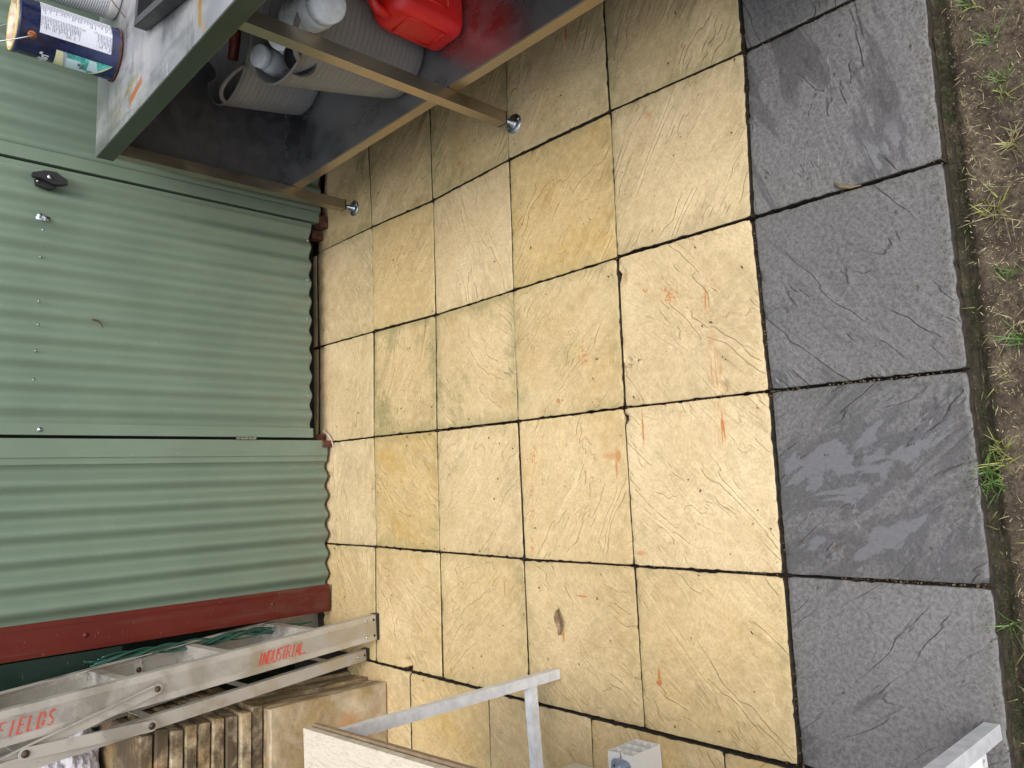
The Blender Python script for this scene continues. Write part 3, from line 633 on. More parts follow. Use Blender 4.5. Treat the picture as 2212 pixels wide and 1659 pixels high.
def wrap(name,poly,mat,off,parent,nu=28):
    """quad patch between angle a0..a1 and z0..z1 with per-column top/bottom; poly=function(u)->(z0,z1) ; returns object"""
    a0,a1,f=poly; bm=NB(); uvl=bm.loops.layers.uv.new('UVMap'); cols=[]
    nv=8
    for i in range(nu+1):
        u=i/nu; a=a0+(a1-a0)*u; z0,z1=f(u)
        cols.append([(bm.verts.new((TN.x+(TR+off)*math.cos(a),TN.y+(TR+off)*math.sin(a),TN.z+z0+(z1-z0)*j/nv)),u,j/nv) for j in range(nv+1)])
    for A,B in zip(cols,cols[1:]):
        for j in range(nv):
            fc=bm.faces.new((A[j][0],B[j][0],B[j+1][0],A[j+1][0]))
            for lp,(vv,u,v) in zip(fc.loops,(A[j],B[j],B[j+1],A[j+1])): lp[uvl].uv=(1-v,1-u)
    me=bpy.data.meshes.new(name); bm.to_mesh(me); bm.free(); me.materials.append(mat); me.transform(Matrix.Translation(-TN))
    for p in me.polygons: p.use_smooth=True
    o=bpy.data.objects.new(name,me); link(o); o.parent=parent; return o
aL,zL=ang_of(245,113,0); aT,zT=ang_of(68,59,0)
a_lab0=ang_of(240,118,0)[0]; 
LB=[ang_of(66,61,0),ang_of(238,120,0)]
alab=(LB[0][0]+LB[1][0])/2
lab=wrap('paper_label',(alab,alab+2.0,lambda u:(.030,TH-.052)),M_label,.0006,tin)
for (u,v) in ((.10,.13),(.12,.30),(.20,.50),(.26,.61),(.30,.78),(.05,.86),(.045,.42)):  # warning boxes
    a=alab+2.0*u; z=.030+(TH-.082)*(1-v)
    b1=wrap('warning_symbol',(a,a+.085,lambda w_,z=z:(z,z+.009)),M_gprint,.0009,lab,3); b1.parent=lab
    b2=wrap('symbol_ground',(a+.009,a+.076,lambda w_,z=z:(z+.001,z+.008)),M_wprint,.0011,lab,3)
    b3=wrap('symbol_mark',(a+.028,a+.060,lambda w_,z=z:(z+.0025,z+.0055+.002*math.sin(6*w_))),M_blacklab,.0013,lab,3)
# picture panel (angles growing the other way round the tin)
apic=(ang_of(103,99,0)[0]+ang_of(230,142,0)[0])/2
zp0=.020; zp1=.165
def tri_low(u): return (.026+.10*u**1.4)
wrap('picture_panel',(apic,apic-.85,lambda u:(.018+.05*u,.168-.004*u)),M_paleyel,.0005,tin)
wrap('picture_sea',(apic,apic-.80,lambda u:(.018+.055*u**.8,.150-.012*u)),M_teal,.0007,tin)
wrap('picture_band',(apic,apic-.80,lambda u:(.141-.012*u,.151-.012*u)),M_lilac,.0009,tin)
wrap('picture_wall',(apic-.20,apic-.80,lambda u:(.104-.03*u,.140-.006*u)),M_paleblue,.0009,tin)
wrap('picture_path',(apic-.02,apic-.55,lambda u:(.062-.012*u,.082-.002*u)),M_paleblue,.0010,tin)
wrap('picture_chair',(apic-.34,apic-.60,lambda u:(.092-.01*u,.097+.004*u)),M_gprint,.0012,tin,6)
wrap('picture_chair',(apic-.30,apic-.46,lambda u:(.099,.107)),M_gprint,.0012,tin,6)
# brand lettering on the shoulder of the tin: built-in font wrapped round the cylinder
def text_on_tin(txt,size,a0,z0,mat,name='lettering'):
    cu=bpy.data.curves.new('t','FONT'); cu.body=txt; cu.size=size; cu.extrude=0.0; cu.offset=.0009; to=bpy.data.objects.new('t',cu); link(to)
    bpy.context.view_layer.update(); dg=bpy.context.evaluated_depsgraph_get(); me=bpy.data.meshes.new_from_object(to.evaluated_get(dg)); bpy.data.objects.remove(to)
    mxx=max(v.co.x for v in me.vertices)
    for v in me.vertices:
        x,y=v.co.x-mxx,v.co.y; a=a0+x/TR; v.co=Vector(((TR+.0008)*math.cos(a),(TR+.0008)*math.sin(a),z0+y))
    me.name=name; me.materials.clear(); me.materials.append(mat); o=bpy.data.objects.new(name,me); link(o); o.parent=tin; return o
az=ang_of(84,110,0)
text_on_tin('velin',.034,az[0]-.09,.182,M_wprint)
text_on_tin('®',.012,az[0]+.02,.196,M_wprint)
ae,ze=ang_of(62,73,0)
EP=Vector((math.cos(ae),math.sin(ae),0)); ec=Vector((TN.x,TN.y,ze+CAM.z*0))+EP*TR; ec.z=TN.z+TH-.035
for s in (1,-1):
    cc=TN+Vector((EP.x*TR*s,EP.y*TR*s,TH-.036)); bm=NB()
    q=Vector((EP.x*s,EP.y*s,0)).to_track_quat('Z','Y').to_matrix().to_4x4()
    add_lathe(bm,[(0,.006),(.008,.006),(.011,.002),(.012,-.001)],cc,20,q); mk('handle_ear',bm,M_rusttin,tin,smooth=True)
side=Vector((-EP.y,EP.x,0)); 
if side.y>0: side=-side
pts=[]
for i in range(25):
    t=math.pi*i/24; pts.append(TN+EP*(TR+.006)*math.cos(t)+(side*-.35+Vector((0,0,.55))).normalized()*(.15*math.sin(t))+Vector((0,0,TH-.036)))
bm=NB(); add_tube(bm,pts,.0016,6); mk('wire_handle',bm,M_wire,tin,smooth=True)
# white perforated bucket behind the tin
BB=Vector((1.7769,-0.4521,BZ+.001)); bk=empty('perforated_bucket',BB,'white perforated plastic bucket just behind the navy paint tin','bucket')
bm=NB(); uvl=bm.loops.layers.uv.new('UVMap'); segs=64; rr=lambda h:.080+.012*h/.26
cols=[[bm.verts.new((BB.x+rr(h)*math.cos(2*math.pi*i/segs),BB.y+rr(h)*math.sin(2*math.pi*i/segs),BB.z+h)) for h in (.028,.10,.18,.26)] for i in range(segs)]
for i in range(segs):
    for j in range(3):
        A,B=cols[i],cols[(i+1)%segs]; fc=bm.faces.new((A[j],B[j],B[j+1],A[j+1]))
        for lp,(u,v) in zip(fc.loops,((i/segs,j/3),((i+1)/segs,j/3),((i+1)/segs,(j+1)/3),(i/segs,(j+1)/3))): lp[uvl].uv=(u,v)
mk('perforated_wall',bm,M_mesh,bk,smooth=True)
bm=NB(); add_lathe(bm,[(0,.0),(.076,.0),(.0805,.004),(.0825,.028),(.0815,.03)],BB,64); mk('base_band',bm,M_wplas,bk,smooth=True)
bm=NB(); add_lathe(bm,[(.092,.258),(.096,.262),(.096,.27),(.091,.272)],BB,64); mk('rim',bm,M_wplas,bk,smooth=True)
# black tray
t0=G(321,69,BZ); t1=G(404,0,BZ)
tray=empty('black_tray',(t0.x,t0.y,BZ+.001),'shallow black metal tray lying on the bench top','tray')
dy=(t1-t0).normalized(); dx=Vector((-dy.y,dy.x,0)); 
if dx.x<0: dx=-dx
o0=Vector((t0.x,t0.y,BZ+.001)); TL,TWd,THh=.46,.34,.036
def bx(bm,u0,u1,v0,v1,z0,z1):
    vs=[]
    for z in (z0,z1):
        for (u,v) in ((u0,v0),(u1,v0),(u1,v1),(u0,v1)): vs.append(bm.verts.new(o0+dy*u+dx*v+Vector((0,0,z))))
    for f in ((0,3,2,1),(4,5,6,7),(0,1,5,4),(1,2,6,5),(2,3,7,6),(3,0,4,7)): bm.faces.new([vs[i] for i in f])
bm=NB(); bx(bm,0.004,TL,.004,TWd,0,.003); mk('tray_base',bm,M_black,tray)
M_greyrim=simple('dark_grey_rim',(.045,.05,.055),.45)  # rim tops a lighter grey than the tray sides
for (a,b,c,d) in ((0,TL,0,.022),(0,TL,TWd-.022,TWd),(0,.022,.0222,TWd-.0222),(TL-.022,TL,.0222,TWd-.0222)):
    bm=NB(); bx(bm,a,b,c,d,.0032,THh); fr=mk('tray_side',bm,M_black,tray)
    bm=NB(); bx(bm,a+.001,b-.001,c+.001,d-.001,THh+.0003,THh+.002); mk('rim_face',bm,M_greyrim,fr)
# thin wire standing between tray and tin
p=G(271,38,BZ); bm=NB(); add_tube(bm,[p+Vector((0,0,.001)),p+Vector((.06,.01,.05)),p+Vector((.12,-.02,.16))],.0016,6)
solo('bent_wire',bm,M_twig,p,'thin dark bent wire beside the perforated bucket','wire')

# ---- under-bench things
SZ=.2812
def tub(c,r0,r1,h,label,hang):
    t=empty('flexible_tub',c,label,'tub',group='grey flexible tubs on the lower shelf')
    n=14; prof=[(0,.0),(r0-.012,.0),(r0,.010)]
    for i in range(1,n+1): f=i/n; prof.append((r0+(r1-r0)*f**.9,.010+(h-.012)*f))
    prof+= [(r1+.004,h),(r1+.004,h+.004),(r1-.002,h+.005)]
    for i in range(n,0,-1): f=i/n; prof.append((r0+(r1-r0)*f**.9-.004,.012+(h-.012)*f))
    prof+= [(r0-.014,.006),(0,.006)]
    bm=NB(); add_lathe(bm,prof,c,64); mk('tub_body',bm,M_tub,t,smooth=True)
    for s in (0,math.pi):
        pts=[]; a=hang+s
        for i in range(15):
            u=i/14; th=a+(u-.5)*.95; zz=h+.003+.048*math.sin(math.pi*u)**.8
            pts.append(Vector(c)+Vector(((r1+.003+.012*math.sin(math.pi*u))*math.cos(th),(r1+.003+.012*math.sin(math.pi*u))*math.sin(th),zz)))
        bm=NB(); add_tube(bm,pts,.0075,10); mk('handle',bm,M_tub,t,smooth=True)
    return t
T1=Vector((1.722,-.440,SZ)); tub(T1,.132,.178,.295,'smaller grey ribbed flexible tub, nearer the shed, under the bench',R_(205))
T2=Vector((1.530,-1.050,SZ)); tub(T2,.122,.198,.392,'larger grey ribbed flexible tub holding plastic bottles, beside the red jerry can',R_(232))
def bottle(c,r,h,label,matb,lab=None,tilt=(0,0),cap=None,name='bottle',shape='jar'):
    b=empty(name,c,label,'bottle' if name=='bottle' else 'can'); Mx=Euler((tilt[0],tilt[1],0)).to_matrix().to_4x4(); b.rotation_euler=(tilt[0],tilt[1],0)
    bpy.context.view_layer.update()
    def part(nm,prof,mt,seg=32,uv=False):
        bm=NB(); add_lathe(bm,prof,(0,0,0),seg)
        if uv:
            l=bm.loops.layers.uv.new('UVMap')
            for f in bm.faces:
                for lp in f.loops:
                    a=math.atan2(lp.vert.co.y,lp.vert.co.x)/(2*math.pi)+.5; lp[l].uv=(a*2,(lp.vert.co.z)/h)
        o=mk(nm,bm,mt,None,smooth=True); o.parent=b; return o
    if shape=='jar':
        part('bottle_body',[(0,0),(r*.86,0),(r,.006),(r,h*.66),(r*.93,h*.74),(r*.72,h*.82),(r*.70,h*.84)],matb)
        part('cap',[(r*.86,h*.83),(r*.9,h*.84),(r*.9,h*.98),(r*.8,h),(0,h)],cap or M_clear)
    else:
        part('can_body',[(0,0),(r*.95,0),(r,.004),(r,h-.004),(r*.94,h),(r*.9,h-.004),(0,h-.006)],matb)
    if lab: part('bottle_label',[(r+.0006,h*.14),(r+.0006,h*.60)],lab,40,True)
    return b
def bottle2(a,b,r,*args,**k):
    a=Vector(a); b=Vector(b); o=bottle(a,r,(b-a).length,*args,**k); o.rotation_mode='QUATERNION'; o.rotation_quaternion=(b-a).to_track_quat('Z','Y'); return o
bottle2(G(640,163,.555),G(556,118,.700),.036,"cloudy white bottle with black label leaning on the larger tub's near rim",M_clear,M_label2)
bottle2(G(672,112,.540),G(607,74,.690),.047,'round cloudy white bottle with a partly hidden label, in the larger tub',M_clear,M_label2)
bottle2(G(640,42,.66),G(712,8,.70),.050,'clear bottle lying at the back of the larger tub',M_clear,None)
bottle2(G(612,88,.545),G(560,58,.62),.036,'small red can with a pale base ring, between the two tubs',M_redlab,None,name='drinks_can',shape='can')
bottle2(G(668,140,.56),G(648,126,.66),.045,'dark shiny can deep inside the larger tub',M_blacklab,None,name='spray_can',shape='can')
bottle2(G(690,75,.58),G(640,30,.62),.045,'black bottle behind the clear ones in the larger tub',M_blacklab,None)
bm=NB(); add_tube(bm,[G(512,25,.555),G(508,80,.552),G(503,130,.548)],[.017,.019,.017],16); solo('orange_tube',bm,M_orange,G(508,80,.55),'dark orange plastic tube lying across the smaller tub','tube',smooth=True)
# jerry can
g0=Vector((1.468,-1.205,SZ)); JX,JY,JZ=.20,.145,.235
jc=empty('jerry_can',g0,'red plastic fuel jerry can standing on the lower shelf','jerry can')
bm=NB(); prof=[]
nz=10
import itertools
def rrect(w_,d_,r,n=6):
    out=[]
    for cx,cy,a0 in ((w_-r,d_-r,0),(r,d_-r,90),(r,r,180),(w_-r,r,270)):
        for i in range(n+1):
            a=R_(a0+90*i/n); out.append((cx+r*math.cos(a),cy+r*math.sin(a)))
    return out
rings=[]
for (z,ins,r) in ((.0,.014,.03),(.005,.004,.032),(.015,0,.034),(.05,0,.034),(.16,0,.034),(.195,.002,.036),(.215,.010,.036),(.228,.026,.03),(.232,.04,.02)):
    rc=rrect(JX-2*ins,JY-2*ins,min(r,(JY-2*ins)/2-.002)); rings.append([bm.verts.new((g0.x+ins+a,g0.y-JY+ins+b,g0.z+z)) for a,b in rc])
for a,b in zip(rings,rings[1:]):
    for i in range(len(a)): j=(i+1)%len(a); bm.faces.new((a[i],a[j],b[j],b[i]))
bm.faces.new(rings[0][::-1]); bm.faces.new(rings[-1]); mk('can_body',bm,M_red_p,jc,smooth=True)
bm=NB(); yc=g0.y-JY/2
add_tube(bm,[(g0.x+.012,yc,g0.z+.205),(g0.x+.018,yc,g0.z+.245),(g0.x+.035,yc,g0.z+.262),(g0.x+.10,yc,g0.z+.265),(g0.x+.125,yc,g0.z+.25),(g0.x+.13,yc,g0.z+.225)],[.014,.014,.013,.013,.013,.014],12); mk('handle',bm,M_red_p,jc,smooth=True)
bm=NB(); add_lathe(bm,[(.024,0),(.024,.03),(.021,.034),(0,.034)],(g0.x+.165,yc,g0.z+.226),28); mk('cap',bm,M_red_p,jc,smooth=True)
for i,(a,b) in enumerate((((.055,.06),(.145,.06)),((.145,.06),(.145,.14)),((.055,.14),(.145,.14)),((.055,.06),(.055,.14)))):
    bm=NB(); add_tube(bm,[(g0.x+a[0],g0.y-JY-.0005,g0.z+a[1]),(g0.x+b[0],g0.y-JY-.0005,g0.z+b[1])],.0035,8); mk('moulded_rib',bm,M_red_p,jc,smooth=True)
for i,(a,b) in enumerate((((.03,.05),(.11,.05)),((.11,.05),(.11,.17)),((.03,.17),(.11,.17)),((.03,.05),(.03,.17)))):
    bm=NB(); add_tube(bm,[(g0.x-.0005,g0.y-JY+a[0],g0.z+a[1]),(g0.x-.0005,g0.y-JY+b[0],g0.z+b[1])],.003,8); mk('moulded_rib',bm,M_red_p,jc,smooth=True)

# ================================================================== LADDER
lad=empty('step_ladder',(-.29,-.40,0),'weathered aluminium step ladder lettered INDUSTRIAL, standing folded beside the shed corner','ladder')
A0=Vector((-.282,-.434,.002)); A1=Vector((-0.3446,-0.5281,1.1786)); T=(A1-A0).normalized()
E1=Vector((1,0,0)); E1=(E1-T*E1.dot(T)).normalized(); E2=T.cross(E1); 
if E2.y<0: E2=-E2
W=Vector((-.015,.43,0)); TAP=Vector((-.010,-.105,0)); LT=1.75
def channel(w_,fl,t): 
    h=w_/2; return [(-h,0),(h,0),(h,fl),(h-t,fl),(h-t,t),(-h+t,t),(-h+t,fl),(-h,fl)]
def frame_obj(name,bm_local,mat,parent,org,ex,ey,ez,smooth=False,bevel=0):
    """mesh given in local axes placed by a matrix (so object coordinates run along the piece)"""
    o=mk(name,bm_local,mat,None,smooth=smooth,bevel=bevel); M=Matrix((ex,ey,ez)).transposed().to_4x4(); M.translation=org
    o.parent=parent; bpy.context.view_layer.update(); o.matrix_parent_inverse=Matrix.Identity(4); o.matrix_local=parent.matrix_world.inverted()@M; return o
Ls=LT/T.z
near=None
TF=((A1+W+TAP)-(A0+W)).normalized(); E1F=(Vector((1,0,0))-TF*TF.x).normalized(); E2F=TF.cross(E1F)
if E2F.y<0: E2F=-E2F
for s,org in ((1,A0),(-1,A0+W)):
    e1,e2,tt=(E1,E2,T) if s==1 else (E1F,E2F,TF)
    bm=NB(); pr=channel(.088,.027*s,.0028*s); add_prism(bm,pr,(0,0,.006),(0,0,Ls),(1,0,0),(0,1,0))
    o=frame_obj('side_rail',bm,M_alur,lad,org,e1,e2,tt)
    if s==1: near=o
    bm=NB(); add_box(bm,(-.046,-.003 if s==1 else -.03,-.003),(.046,.030 if s==1 else .003,.012)); frame_obj('rubber_foot',bm,M_black,lad,org,e1,e2,tt,bevel=.002)
# rear legs
B0=Vector((-.388,-.366,.002)); B1=Vector((-0.4384,-0.5530,1.1793)); TB=(B1-B0).normalized(); F1=(Vector((1,0,0))-TB*TB.x).normalized(); F2=TB.cross(F1)
if F2.y<0: F2=-F2
WB=Vector((-.015,.40,0)); TFB=((B1+WB+TAP)-(B0+WB)).normalized(); LB_=1.72/TB.z
for s,org in ((1,B0),(-1,B0+WB)):
    tb_=TB if s==1 else TFB; f1=(Vector((1,0,0))-tb_*tb_.x).normalized(); f2=tb_.cross(f1); f2=-f2 if f2.y<0 else f2
    bm=NB(); add_prism(bm,channel(.038,.024*s,.0025*s),(0,0,.006),(0,0,LB_),(1,0,0),(0,1,0)); frame_obj('rear_leg',bm,M_alu,lad,org,f1,f2,tb_)
    bm=NB(); add_box(bm,(-.021,-.003 if s==1 else -.027,-.003),(.021,.027 if s==1 else .003,.014)); frame_obj('rubber_foot',bm,M_black,lad,org,f1,f2,tb_,bevel=.002)
for z in (.14,.46,.78,1.1):
    p=B0+TB*(z/TB.z); bm=NB(); add_prism(bm,[(-.014,-.001),(.014,-.001),(.014,.001),(-.014,.001)],p+F2*.004,B0+WB+TFB*(z/TFB.z)-F2*.004,TB,F1); mk('rear_brace',bm,M_alu,lad)
# treads
TR_N=(.262,.575,.885,1.195,1.5)
for z in TR_N:
    p=A0+T*(z/T.z); q=A0+W+TF*(z/TF.z)
    bm=NB()
    # ribbed plate
    n=16; top=[]; 
    a=Vector((.041,0,0)); 
    pr=[]
    for i in range(n*2+1):
        x=-.040+.080*i/(n*2); pr.append((x,.0016 if i%2 else .0))
    pr+= [(.041,-.030),(.0385,-.030),(.0385,-.003),(-.0385,-.003),(-.0385,-.030),(-.041,-.030)]
    add_prism(bm,pr,p+Vector((0,.0035,0)),q-Vector((0,.0035,0)),(1,0,0),(0,0,1)); mk('tread',bm,M_alu,lad)
# rivets near foot and tread ends
def rivet(pos,nrm,r,mat,name='rivet',par=lad):
    bm=NB(); add_lathe(bm,[(0,r*.7),(r*.6,r*.6),(r*.95,r*.2),(r,0)],pos,14,nrm.to_track_quat('Z','Y').to_matrix().to_4x4()); return mk(name,bm,mat,par,smooth=True)
for (u,v,mt) in ((.028,.022,M_bolt),(-.028,.022,M_bolt),(.028,.052,M_zinc),(-.028,.054,M_zinc)): rivet(A0+E1*u+T*v,-E2,.0048,mt)
for (u,v,mt) in ((0,.022,M_bolt),(0,.05,M_zinc)): rivet(B0+F1*u+TB*v,-F2,.0045,mt)
# spreader bars
def on_plane(px,py,p0,nr):
    d=ray(px,py); return CAM+d*((p0-CAM).dot(nr)/d.dot(nr))
PN=(E1.cross(T)).normalized()
ba=on_plane(338.8,1488,A0-E2*.004,PN); bt=min((i/1000 for i in range(300,1100)),key=lambda t:((B0+TB*t-CAM).normalized()-ray(320,1563).normalized()).length); bb=B0+TB*bt-F2*.005
hh=on_plane(50,1625.6,bb-F2*.004,PN)
def bar(p,q,w_,name,nr,ext0,ext1,off,fl=True):
    t=(q-p).normalized(); e=nr.cross(t).normalized(); 
    if e.x<0: e=-e
    bm=NB(); poly=[]
    L=(q-p).length; r=w_/2
    for i in range(9): a=R_(90+180*i/8); poly.append((r*math.cos(a)*1.0,r*math.sin(a)))
    for i in range(9): a=R_(-90+180*i/8); poly.append((L+r*math.cos(a),r*math.sin(a)))
    A=[bm.verts.new(p+t*a+e*b-nr*off*-1*0+nr*off) for a,b in poly]; B=[bm.verts.new(p+t*a+e*b+nr*(off+.0022)) for a,b in poly]
    bm.faces.new(A); bm.faces.new(B[::-1])
    for i in range(len(A)): j=(i+1)%len(A); bm.faces.new((A[i],A[j],B[j],B[i]))
    if fl: add_prism(bm,[(r-.002,.0),(r,.0),(r,.010),(r-.002,.010)],p+t*r*.6+nr*(off+.002),q-t*r*.6+nr*(off+.002),e,nr)
    return mk(name,bm,M_alu,lad)
nr=-E2 if E2.y>0 else E2
bar(ba,hh+(hh-ba)*.25,.030,'spreader_bar',nr,0,0,.003)
sb=bar(bb,hh,.031,'spreader_bar',nr,0,0,.016,False)
t=(hh-bb).normalized(); e=nr.cross(t).normalized()
for pos,r in ((ba,.0085),(bb,.0098),(hh,.0100)): rivet(pos+nr*(.006 if pos is ba else .0185),nr,r,M_bolt,'pivot_bolt')
bm=NB(); p=A0+W+TF*.74-E2*.005; add_box(bm,(-.040,-.002,-.012),(.040,0,.014)); frame_obj('spreader_bracket',bm,M_alu,lad,p,E1,E2,T); rivet(p-E2*.003,-E2,.0085,M_bolt,'pivot_bolt')
# stencil lettering: strokes on a 4x6 grid with stencil gaps
LET={'I':[((2,0),(2,6))],'N':[((0,0),(0,6)),((4,0),(4,6)),((.7,5.3),(3.3,.7))],'D':[((0,0),(0,6)),((.9,6),(2.6,6)),((.9,0),(2.6,0)),((3.5,5.3),(3.9,3.6)),((3.9,2.6),(3.5,.7))],
 'U':[((0,6),(0,1.2)),((4,6),(4,1.2)),((.5,.3),(1.6,0)),((2.4,0),(3.5,.3))],'S':[((3.6,5.6),(2.3,6)),((1.6,6),(.3,5.2)),((.2,4.6),(1.2,3.5)),((1.8,3.2),(3.4,2.3)),((3.8,1.6),(3,.4)),((2.2,0),(.3,.6))],
 'T':[((-.2,6),(1.4,6)),((2.6,6),(4.2,6)),((2,5.2),(2,0))],'R':[((0,0),(0,6)),((.9,6),(3,5.9)),((3.7,5.3),(3.6,4)),((.9,3.1),(3,3.2)),((2,2.6),(3.8,0))],'A':[((-.1,0),(1.5,5.6)),((4.1,0),(2.5,5.6)),((1.3,2),(2.7,2))],
 'L':[((0,0),(0,6)),((.9,0),(3.4,0))],'F':[((0,0),(0,6)),((.9,6),(3.6,6)),((.9,3.3),(2.8,3.3))],'E':[((0,0),(0,6)),((.9,6),(3.6,6)),((.9,3.2),(2.9,3.2)),((.9,0),(3.6,0))],'.':[((0,0),(0,.6))]}
def stencil(txt,pos_t,up0,H_,adv,parent,name='stencil_lettering'):
    """reads along -T (towards the foot); letters' tops point to +E1"""
    bm=NB(); s=H_/6
    for i,ch in enumerate(txt):
        for (a,b) in LET[ch]:
            def P_(g):
                x,y=g; x=x*.56; along=-(i*adv+(x+ y*.28)*s); 
                return A0+T*(pos_t+along)+E1*(up0+y*s)-E2*.0012
            p,q=P_(a),P_(b); d=(q-p).normalized(); n_=d.cross(E2).normalized()*(.30*s*(1.15 if abs(a[0]-b[0])<1.5 else .8))
            p=p-d*.2*s; q=q+d*.2*s; nn=-E2*.0004
            vs=[bm.verts.new(v) for v in (p-n_,p+n_,q+n_,q-n_)]; bm.faces.new(vs)
    return mk(name,bm,M_redink,parent)
def rail_t(px,py):
    p=on_plane(px,py,A0,PN); return (p-A0).dot(T),(p-A0).dot(E1)
ti,ui=rail_t(556,1433); te,ue=rail_t(662,1407)
stencil('INDUSTRIAL.',ti,-.020,.036,(ti-te)/10.6,lad)
tf,uf=rail_t(-9,1595); tg,ug=rail_t(112,1548)
stencil('FIELDS',tf,-.021,.036,(tf-tg)/5.6,lad)

# ================================================================== GREEN NETTING
random.seed(3)
net=NB()
for s in range(9):
    ph=random.uniform(0,6.28); fr=random.uniform(17,22); rad=random.uniform(.008,.022); pts=[]
    z0=random.uniform(.10,.16); z1=random.uniform(.83,.9); 
    for i in range(70):
        u=i/69; z=z0+(z1-z0)*u; env=min(1,u*6)
        pts.append((-.281+rad*env*math.sin(fr*z+ph)*.75-.012*z, -.135+rad*env*math.cos(fr*z*1.03+ph), z))
    add_tube(net,pts,.0028,6)
solo('netting_bundle',net,M_netg,(-.30,-.12,.1),'green plastic netting twisted into a hanging bundle beside the red corner strip','netting',smooth=True)

# ================================================================== SPARE SLABS
ORD=['lowest','second','third','fourth','fifth','sixth','seventh','eighth','topmost']
random.seed(11)
def spare(M,size,thick,label,seed,group,grime):
    bm=NB(); n=10; sx,sy=size
    par=[0,.012]+[.012+.976*i/n for i in range(1,n)]+[.988,1]; K=len(par); gr=[]
    for a,v in enumerate(par):
        row=[]
        for b,u in enumerate(par):
            ring=min(a,b,K-1-a,K-1-b); x=(u-.5)*sx; y=(v-.5)*sy
            k=.0035*max(0,noise.noise((x*30+seed,y*30,seed))) if ring<2 else 0
            x*=1-k*4; y*=1-k*4
            row.append(bm.verts.new((x,y,(thick-.005 if ring==0 else thick)+.0014*noise.noise((x*9+seed,y*9,seed)))))
        gr.append(row)
    for a in range(K-1):
        for b in range(K-1): bm.faces.new((gr[a][b],gr[a][b+1],gr[a+1][b+1],gr[a+1][b]))
    loop=[gr[0][i] for i in range(K)]+[gr[i][K-1] for i in range(1,K)]+[gr[K-1][i] for i in range(K-2,-1,-1)]+[gr[i][0] for i in range(K-2,0,-1)]
    mid=[bm.verts.new((v.co.x*(1-.008*random.random()),v.co.y*(1-.008*random.random()),thick*.45)) for v in loop]
    low=[bm.verts.new((v.co.x*.985,v.co.y*.985,0)) for v in loop]
    for A,B in ((loop,mid),(mid,low)):
        for i in range(len(A)): j=(i+1)%len(A); bm.faces.new((A[j],A[i],B[i],B[j]))
    bm.faces.new(low)
    o=mk('spare_slab',bm,M_spare,None); o.matrix_world=M; tag(o,label,'paving slab',group); o['seed']=float(seed); o['grime']=float(grime)
    for p in o.data.polygons: p.use_smooth=False
    return o
# standing slabs: broad face towards the yard (-Y)
NS=7
for i in range(NS):
    lean=R_(-1.2); M=Matrix.Translation((-.672+.012*math.sin(i*2.1)*0-.0035*(i%3),-.440+.0405*i,.219+.0))@Matrix.Rotation(R_(90)+lean,4,'X')
    # local z (thickness, top face) -> -Y after rotating 90 about X
    spare(M,(.405,.436),.036,('front slab' if i==0 else ['','second','third','fourth','fifth','sixth','rearmost'][i]+' slab back')+' of the cream slabs standing on edge below the flat pile',20+i*3.3,'spare slabs standing on edge',.35 if i==0 else .8)
z=.444
for i in range(9):
    th=.0345+random.uniform(0,.002); ox=random.uniform(-.009,.007); oy=random.uniform(-.010,.008)
    M=Matrix.Translation((-.668+ox,-.2365+oy,z))@Matrix.Rotation(random.uniform(-.012,.012),4,'Z')
    spare(M,(.405,.405),th,ORD[i]+' slab of the dirty flat pile resting on the standing slabs',60+i*4.7,'spare slabs in the flat pile',1.0 if i<8 else .9); z+=th+.0068
PZ=z
# ================================================================== CRUMPLED BAG
bc=G(120,1665,.95); bm=NB(); bmesh.ops.create_icosphere(bm,subdivisions=5,radius=1)
cc=Vector((-.66,-.02,PZ+.08))
for v in bm.verts:
    d=v.co.normalized(); n1=noise.voronoi(d*2.6+Vector((3,1,2)))[0]; k=.82+.38*(n1[1]-n1[0])+.10*noise.noise(d*7)+.12*abs(noise.noise(d*3.3))
    v.co=Vector((d.x*.185*k,d.y*.150*k,max(-.075,d.z*.12*k)))+cc
solo('crumpled_bag',bm,M_paper,(cc.x,cc.y,PZ),'crumpled whitish plastic bag on top of the flat slab pile','bag',smooth=False)

# ================================================================== WHITE TABLE
c0=G(655,1573,.752); U=Vector((.06,-.998,0)).normalized(); V=Vector((-.998,-.06,0)).normalized(); ZU=Vector((0,0,1))
Lg0=Vector((-.313,-1.325,0))
tb=empty('white_table',Lg0,'small table with a pale laminate top and thin white steel legs','table')
def obox(bm,org,u0,u1,v0,v1,z0,z1):
    vs=[]
    for z in (z0,z1):
        for (u,v) in ((u0,v0),(u1,v0),(u1,v1),(u0,v1)): vs.append(bm.verts.new(Vector((org.x,org.y,0))+U*u+V*v+ZU*z))
    for f in ((0,3,2,1),(4,5,6,7),(0,1,5,4),(1,2,6,5),(2,3,7,6),(3,0,4,7)): bm.faces.new([vs[i] for i in f])
ct=Vector((c0.x,c0.y,0))
bm=NB(); obox(bm,ct,0,1.18,0,.62,.7355,.752); top=mk('table_top',bm,M_wood,tb)
bm=NB(); obox(bm,ct,.001,1.179,.0015,.619,.7300,.7352); mk('top_backing',bm,M_black,tb)
bm=NB(); obox(bm,ct,.001,1.179,-.0045,.60,.7190,.7297); mk('packing_board',bm,M_mdf,tb)
for (u,v) in ((0,.0),(1.085,.0),(0,.56),(1.085,.56)):
    bm=NB(); obox(bm,Lg0,u-.013,u+.013,v-.013,v+.013,.001,.7175); lg=mk('table_leg',bm,M_white,tb,bevel=.002)
for u in (0,1.085):
    bm=NB(); obox(bm,Lg0,u-.0125,u+.0125,.0135,.5465,.092,.117); mk('stretcher',bm,M_wchip if u>1 else M_white,tb,bevel=.0015)
